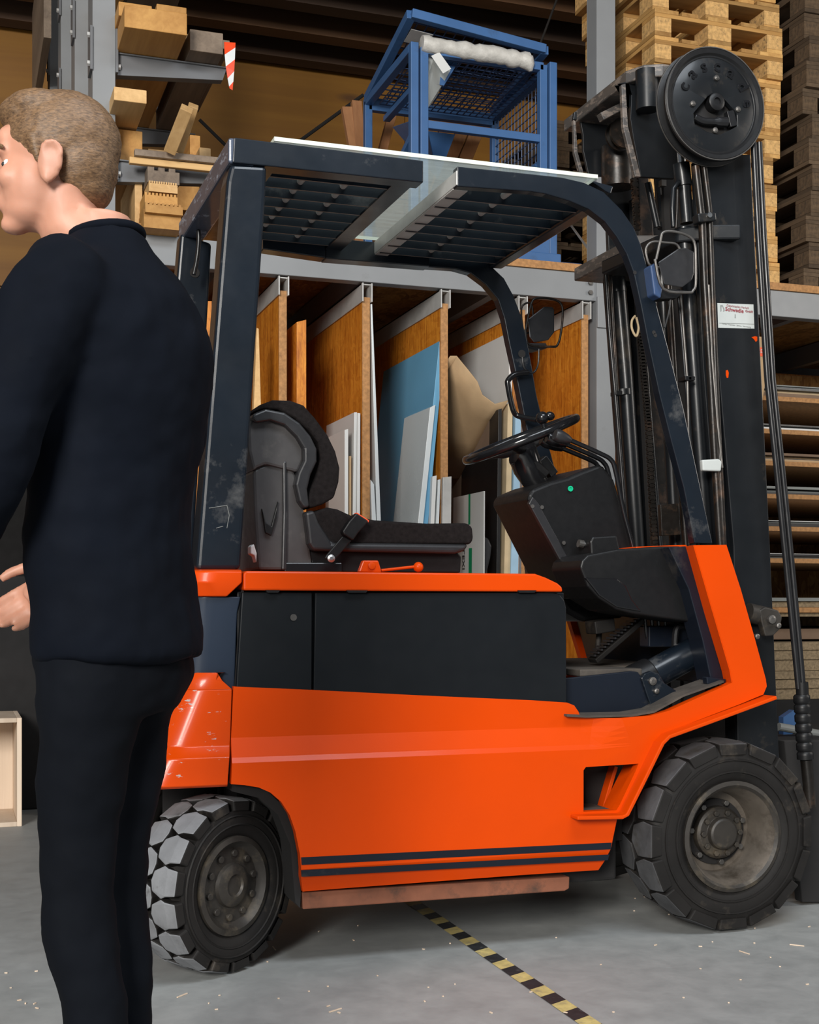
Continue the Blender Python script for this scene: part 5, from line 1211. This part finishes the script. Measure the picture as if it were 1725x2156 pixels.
bm = BM(); tube(bm, curve([W(1462, 246, YRl+.008), W(1480, 255, YRl+.008), W(1505, 257, YRl+.008), W(1530, 258, YRl+.008)], 5), [.0115]*11+[.016]*5, 10); bar(bm, W(1535, 235, YRl+.01), W(1543, 268, YRl+.01), .025, .02, (0, 1, 0)); link('reel_hose_fitting', bm, HOSE, reelo, .002, 50)
for u, v in ((1508, 165), (1458, 219), (1553, 231), (1505, 275)):
    bm = BM(); lathe(bm, [(.0085, .004), (.0085, -.006), (.004, -.010), (.002, -.010)], W(u, v, YRl-.002), 'Y', 10); link('reel_bolt', bm, STEEL, reelo, 0)
for ch, a in zip('cascade', (160, 135, 111, 87, 61, 34, 7)):
    a_ = radians(a); p = rc+Vector((.112*cos(a_), -.0015, .112*sin(a_)))
    text_mesh('lettering', ch, .052, Matrix.Translation(p) @ Matrix.Rotation(pi/2, 4, 'X') @ Matrix.Rotation(a_-pi/2, 4, 'Z'), BLACKG, reelo, .0025, .0010)
# reel bracket
bm = BM(); box(bm, rc.x-.03, rc.x+.03, YRl+.03, YM0+.03, rc.z-.02, rc.z+.02); link('reel_bracket', bm, MASTM, reelo, .003)

# --- work lamps with wire guards
def lamp(name, lens, body, y, sc=1, parent=None, frame=None, frame2=None, box_=None):
    bm = BM(); n = len(lens)
    a = [bm.verts.new(W(u, v, y)) for u, v in lens]; bk_ = [bm.verts.new(W(u, v, y+.06*sc)) for u, v in body]
    bm.faces.new(a); bm.faces.new(bk_[::-1])
    for i in range(n): bm.faces.new((a[i], bk_[i], bk_[(i+1) % n], a[(i+1) % n]))
    o = P(name, bm, GREYP, None, .004)
    for fr, yy in frame:
        bm = BM(); tube(bm, [W(u, v, yy) for u, v in fr], .0042, 8, closed=True); link('wire_guard', bm, GREASE if y > 3.6 else STEEL, o, 0, 60)
    return o
yl = YG-.02
f1 = curve([(1380, 550, 0), (1382, 545, 0), (1391, 505, 0), (1396, 490, 0), (1415, 487, 0), (1446, 495, 0), (1462, 510, 0), (1465, 545, 0), (1465, 598, 0), (1460, 611, 0), (1450, 616, 0), (1397, 608, 0)], 4, True)
l1 = lamp('work_lamp', [(1385, 552), (1428, 523), (1444, 521), (1463, 530), (1463, 575), (1458, 590), (1437, 606), (1399, 600)], [(1395, 555), (1425, 535), (1440, 532), (1450, 540), (1450, 570), (1445, 580), (1430, 590), (1405, 590)], yl, 1, None, [([(p.x, p.y) for p in f1], yl-.03)])
pr('lamp_bracket', [(1370, 560), (1382, 552), (1396, 606), (1392, 628), (1378, 620)], yl-.02, yl+.03, BLUEW, l1, .004)
pr('lamp_bracket', [(1378, 620), (1396, 606), (1450, 612), (1425, 628), (1390, 630)], yl-.01, yl+.03, BLACK, l1, .003)
f1b = curve([(1360, 530, 0), (1365, 515, 0), (1378, 509, 0), (1400, 511, 0), (1425, 515, 0), (1430, 535, 0), (1400, 560, 0), (1370, 560, 0)], 4, True)
bm = BM(); tube(bm, [W(p.x, p.y, yl+.05) for p in f1b], .004, 8, closed=True); link('wire_guard', bm, STEEL, l1, 0, 60)
bm = BM(); tube(bm, curve([W(1412, 628, yl), W(1409, 655, yl), W(1400, 690, yl)], 5), .003, 8); link('lamp_cable', bm, HOSE, l1, 0, 60)
yl2 = YGF+.02
f2 = curve([(1107, 700, 0), (1108, 690, 0), (1118, 642, 0), (1130, 628, 0), (1165, 630, 0), (1184, 645, 0), (1183, 690, 0), (1175, 725, 0), (1160, 730, 0), (1115, 726, 0)], 4, True)
l2 = lamp('work_lamp', [(1111, 672), (1146, 645), (1165, 646), (1168, 652), (1168, 700), (1155, 717), (1125, 722), (1115, 710)], [(1118, 678), (1140, 655), (1150, 655), (1155, 660), (1155, 692), (1148, 703), (1128, 708), (1122, 700)], yl2, 1, None, [([(p.x, p.y) for p in f2], yl2-.03)])
pr('lamp_foot', [(1112, 722), (1150, 722), (1155, 732), (1130, 738), (1112, 732)], yl2-.01, yl2+.04, GREYP, l2, .003)
f2b = curve([(1098, 655, 0), (1105, 640, 0), (1120, 642, 0), (1122, 690, 0), (1104, 700, 0)], 4, True)
bm = BM(); tube(bm, [W(p.x, p.y, yl2+.05) for p in f2b], .0035, 8, closed=True); link('wire_guard', bm, GREASE, l2, 0, 60)
# door-like scratches mark on the rear post
bm = BM()
for a, b in (((440, 1070), (478, 1064)), ((478, 1064), (483, 1085)), ((483, 1085), (478, 1112)), ((455, 1112), (470, 1108))):
    tube(bm, [W(*a, YG+.004), W(*b, YG+.004)], .0008, 4)
link('scratch_mark', bm, GREYPR, rp, 0)
# ================================================================== PERSON
ZM = 2.2
rr_ = Vector((cy, -sy, 0)); dd_ = Vector((sy, cy, 0))
G0 = dd_*ZM+rr_*(ZM*(232-CX)/F)
def frame(th):
    f = -rr_*cos(th)+dd_*sin(th); return f, Vector((f.y, -f.x, 0))
bf, bs = frame(radians(17)); hf, hs = frame(radians(-6)); HS = .93
def Bp(f, s, z): return G0+bf*f+bs*s+Vector((0, 0, z))
HC = G0+(-rr_)*.094+dd_*.0+Vector((0, 0, 1.682))
def Hp(f, s, z):
    f, s, z = f*HS, s*HS, z*HS; return HC+hf*f+hs*s+Vector((0, 0, z))
def ringloft(bm, rows, n=24, P_=Bp):
    """rows (f, s, z, a, b): elliptical rings, closed"""
    rings = []
    for f, s, z, a, b in rows: rings.append([bm.verts.new(P_(f+a*cos(2*pi*k/n), s+b*sin(2*pi*k/n), z)) for k in range(n)])
    for A_, B_ in zip(rings, rings[1:]):
        for k in range(n): bm.faces.new((A_[k], A_[(k+1) % n], B_[(k+1) % n], B_[k]))
    bm.faces.new(rings[0][::-1]); bm.faces.new(rings[-1])
TORSO = [(0, 0, .84, .070, .115), (-.01, 0, .90, .080, .125), (-.01, 0, .97, .105, .152), (.0, 0, 1.07, .108, .148), (-.005, 0, 1.17, .108, .148), (-.015, 0, 1.28, .122, .165), (-.02, 0, 1.38, .122, .178), (-.02, 0, 1.45, .105, .172), (-.012, 0, 1.50, .080, .125), (.0, 0, 1.535, .050, .056), (.012, 0, 1.57, .050, .052), (.02, 0, 1.60, .05, .052)]
def inflate(rows, d): return [(f, s, z, a+d, b+d) for f, s, z, a, b in rows]
ARML = [((-.015, -.165, 1.445), .055), ((-.005, -.205, 1.39), .054), ((.02, -.235, 1.28), .048), ((.05, -.25, 1.17), .043), ((.12, -.235, 1.08), .040), ((.20, -.21, 1.00), .030)]
ARMR = [((-.02, .150, 1.445), .055), ((-.02, .188, 1.39), .054), ((.0, .215, 1.28), .048), ((.035, .225, 1.17), .043), ((.12, .215, 1.09), .040), ((.20, .20, 1.02), .030)]
LEGL = [((.005, -.072, .90), .078), ((.0, -.068, .78), .072), ((.02, -.062, .64), .058), ((.03, -.058, .50), .048), ((.01, -.058, .38), .047), ((-.01, -.058, .24), .038), ((-.015, -.058, .11), .034)]
LEGR = [((.005, .072, .90), .078), ((.01, .068, .78), .072), ((.02, .062, .64), .058), ((.03, .058, .50), .048), ((.02, .058, .38), .047), ((.01, .058, .24), .038), ((.02, .058, .11), .034)]
def limb(bm, J, d=0.0, n=16, lim=None):
    J = J if lim is None else J[:lim]
    pts = curve([Bp(*p) for p, _ in J], 4); rs = []
    for i in range(len(J)-1):
        for k in range(4): rs.append(J[i][1]+(J[i+1][1]-J[i][1])*k/4+d)
    rs.append(J[-1][1]+d); tube(bm, pts, rs, n)
    ball(bm, Bp(*J[0][0]), J[0][1]+d)
def remesh(o, vox, sm=4, disp=None):
    m = o.modifiers.new('r', 'REMESH'); m.mode = 'VOXEL'; m.voxel_size = vox; m.use_smooth_shade = True
    if sm: s = o.modifiers.new('s', 'SMOOTH'); s.iterations = sm; s.factor = .6
    if disp:
        t = bpy.data.textures.new('folds', 'CLOUDS'); t.noise_scale = disp[0]; t.noise_depth = 2
        d = o.modifiers.new('d', 'DISPLACE'); d.texture = t; d.strength = disp[1]; d.mid_level = .5; d.texture_coords = 'LOCAL'
man = thing('person', 'person with short brown hair in dark navy shirt and trousers walking past the forklift', 'person', (G0.x, G0.y, 0))
bm = BM()
ringloft(bm, TORSO)
for J in (ARML, ARMR, LEGL, LEGR): limb(bm, J)
for J, sg in ((LEGL, -1), (LEGR, 1)):     # feet
    p, _ = J[-1]; tube(bm, [Bp(p[0]-.03, p[1], .05), Bp(p[0]+.05, p[1], .045), Bp(p[0]+.14, p[1]+.01*sg, .03), Bp(p[0]+.18, p[1]+.01*sg, .025)], [.036, .036, .03, .02], 12)
for J, sg in ((ARML, -1), (ARMR, 1)):     # hands
    w = Vector(J[-1][0]); d = (w-Vector(J[-2][0])).normalized(); inw = Vector((0, -sg, 0)); up = d.cross(inw).normalized()
    if up.z < 0: up = -up
    HP = lambda a, b, c: Bp(*(w+d*a+up*b+inw*c))
    tube(bm, [HP(-.02, 0, 0), HP(.02, 0, 0), HP(.05, .0, .0), HP(.09, .0, .004)], [.026, .030, .034, .028], 12)
    for k, (off, ln) in enumerate(((.030, .072), (.011, .082), (-.009, .076), (-.028, .060))):
        tube(bm, [HP(.075, off*.9, .004), HP(.075+ln*.45, off*1.1, .010), HP(.075+ln*.8, off*1.1, .026), HP(.075+ln*.95, off*1.1, .044)], [.0100, .0092, .0085, .007], 8)
    tube(bm, [HP(.02, .025, .008), HP(.045, .048, .020), HP(.075, .058, .032), HP(.095, .058, .040)], [.014, .012, .010, .008], 8)
# head
Mh = Matrix((hf, hs, Vector((0, 0, 1)))).transposed()
def hb(c, r): ball(bm, Hp(*c), tuple(x*HS for x in r), Mh, 20, 14)
hb((-.012, 0, .030), (.098, .077, .092)); hb((.022, 0, -.035), (.072, .064, .085)); hb((.032, 0, -.082), (.056, .052, .036)); hb((.066, 0, -.108), (.026, .024, .018))
hb((.100, 0, -.032), (.020, .014, .016)); tube(bm, [Hp(.080, 0, .012), Hp(.092, 0, -.010), Hp(.104, 0, -.032)], [.010, .010, .011], 10)
for s in (-1, 1):
    hb((.078, .026*s, .012), (.014, .022, .009)); hb((.068, .036*s, -.035), (.022, .020, .022)); hb((.097, .012*s, -.038), (.011, .008, .008))
    hb((-.004, .076*s, -.022), (.020, .010, .032)); hb((-.012, .083*s, -.012), (.018, .005, .022)); tube(bm, curve([Hp(.008, .078*s, -.03), Hp(.006, .086*s, .004), Hp(-.012, .090*s, .014), Hp(-.028, .088*s, .0), Hp(-.022, .082*s, -.035), Hp(-.004, .079*s, -.052)], 4), .0042, 8); hb((-.002, .080*s, -.046), (.011, .007, .013))
hb((.088, 0, -.066), (.012, .022, .006)); hb((.086, 0, -.077), (.012, .019, .007)); hb((.076, 0, .035), (.02, .045, .03))
tube(bm, [Hp(-.02, 0, -.05), Hp(-.03, 0, -.11), Bp(.005, 0, 1.53), Bp(0, 0, 1.47)], [.056, .053, .054, .056], 20)
body = link('body', bm, SKIN, man); remesh(body, .0052, 3)
for s in (-1, 1):
    bm = BM(); ball(bm, Hp(.0700, .030*s, -.012), .0112); e = link('eye', bm, EYEM, body, 0, 60)
    bm = BM(); ball(bm, Hp(.0785, .034*s, -.012), .0045); link('iris', bm, INK, e, 0, 60) if False else link('iris', bm, INK, body, 0, 60)
    bm = BM(); tube(bm, curve([Hp(.088, .018*s, .014), Hp(.089, .033*s, .019), Hp(.078, .052*s, .013)], 4), [.003]*4+[.004]*4+[.002], 6); link('eyebrow', bm, HAIR, body, 0, 60)
bm = BM()
hb((-.018, 0, .040), (.102, .083, .092)); hb((-.050, 0, .0), (.064, .076, .075)); hb((-.062, 0, -.035), (.044, .060, .045)); hb((.045, 0, .085), (.050, .058, .034)); hb((.022, .035, .092), (.05, .04, .028)); hb((.020, -.03, .094), (.055, .04, .028))
for s in (-1, 1): tube(bm, [Hp(.022, .068*s, .03), Hp(.016, .074*s, .0), Hp(.013, .075*s, -.02)], [.016, .010, .005], 8)
hair = link('hair', bm, HAIR, man); remesh(hair, .0045, 3, (.010, .0025))
# shirt
bm = BM(); ringloft(bm, [(-.02, 0, .865, .128, .172), (-.015, 0, .92, .130, .176)]+inflate(TORSO[2:9], .018)+[(-.004, 0, 1.525, .080, .098), (.004, 0, 1.552, .072, .078), (.008, 0, 1.566, .066, .070)], 28)
for J in (ARML, ARMR): limb(bm, J, .017)
for s in (-1, 1): ball(bm, Bp(-.04, .09*s, 1.38), (.085, .085, .09))
shirt = link('shirt', bm, SHIRT, man); remesh(shirt, .009, 6, (.11, .022))
bm = BM(); c = [Bp(.010+.058*cos(t), .062*sin(t), 1.562-.012*cos(t)) for t in [2*pi*i/28 for i in range(28)]]; tube(bm, c, .009, 10, closed=True); link('collar', bm, SHIRT, shirt, 0, 60)
# trousers
bm = BM(); ringloft(bm, [(-.005, 0, .78, .100, .155), (-.015, 0, .84, .116, .160), (-.015, 0, .90, .106, .150), (-.01, 0, .96, .094, .138)], 28)
for J in (LEGL, LEGR): limb(bm, J, .011)
for J in (LEGL, LEGR):
    p, r = J[-1]; tube(bm, [Bp(p[0]+.0, p[1], .14), Bp(p[0], p[1], .055)], [r+.014, r+.022], 16)
tr_ = link('trousers', bm, TROUS, man); remesh(tr_, .010, 6, (.10, .020))
for J, sg in ((LEGL, -1), (LEGR, 1)):
    p, _ = J[-1]; bm = BM(); tube(bm, [Bp(p[0]-.055, p[1], .045), Bp(p[0]-.03, p[1], .05), Bp(p[0]+.05, p[1], .052), Bp(p[0]+.14, p[1]+.01*sg, .042), Bp(p[0]+.20, p[1]+.01*sg, .036), Bp(p[0]+.225, p[1]+.01*sg, .032)], [.028, .043, .046, .042, .032, .015], 16)
    sh = link('shoe', bm, LEATH, man); remesh(sh, .006, 2)
    bm = BM(); pts_ = [(p[0]-.07, -.035), (p[0]+.05, -.04), (p[0]+.15, -.045), (p[0]+.225, -.02), (p[0]+.225, .03), (p[0]+.15, .05), (p[0]+.05, .04), (p[0]-.07, .035)]
    a = [bm.verts.new(Bp(f, p[1]+s, 0.001)) for f, s in pts_]; b = [bm.verts.new(Bp(f, p[1]+s, .016)) for f, s in pts_]; bm.faces.new(a); bm.faces.new(b[::-1])
    for i in range(8): bm.faces.new((a[i], b[i], b[(i+1) % 8], a[(i+1) % 8]))
    link('sole', bm, RUBBER, sh)
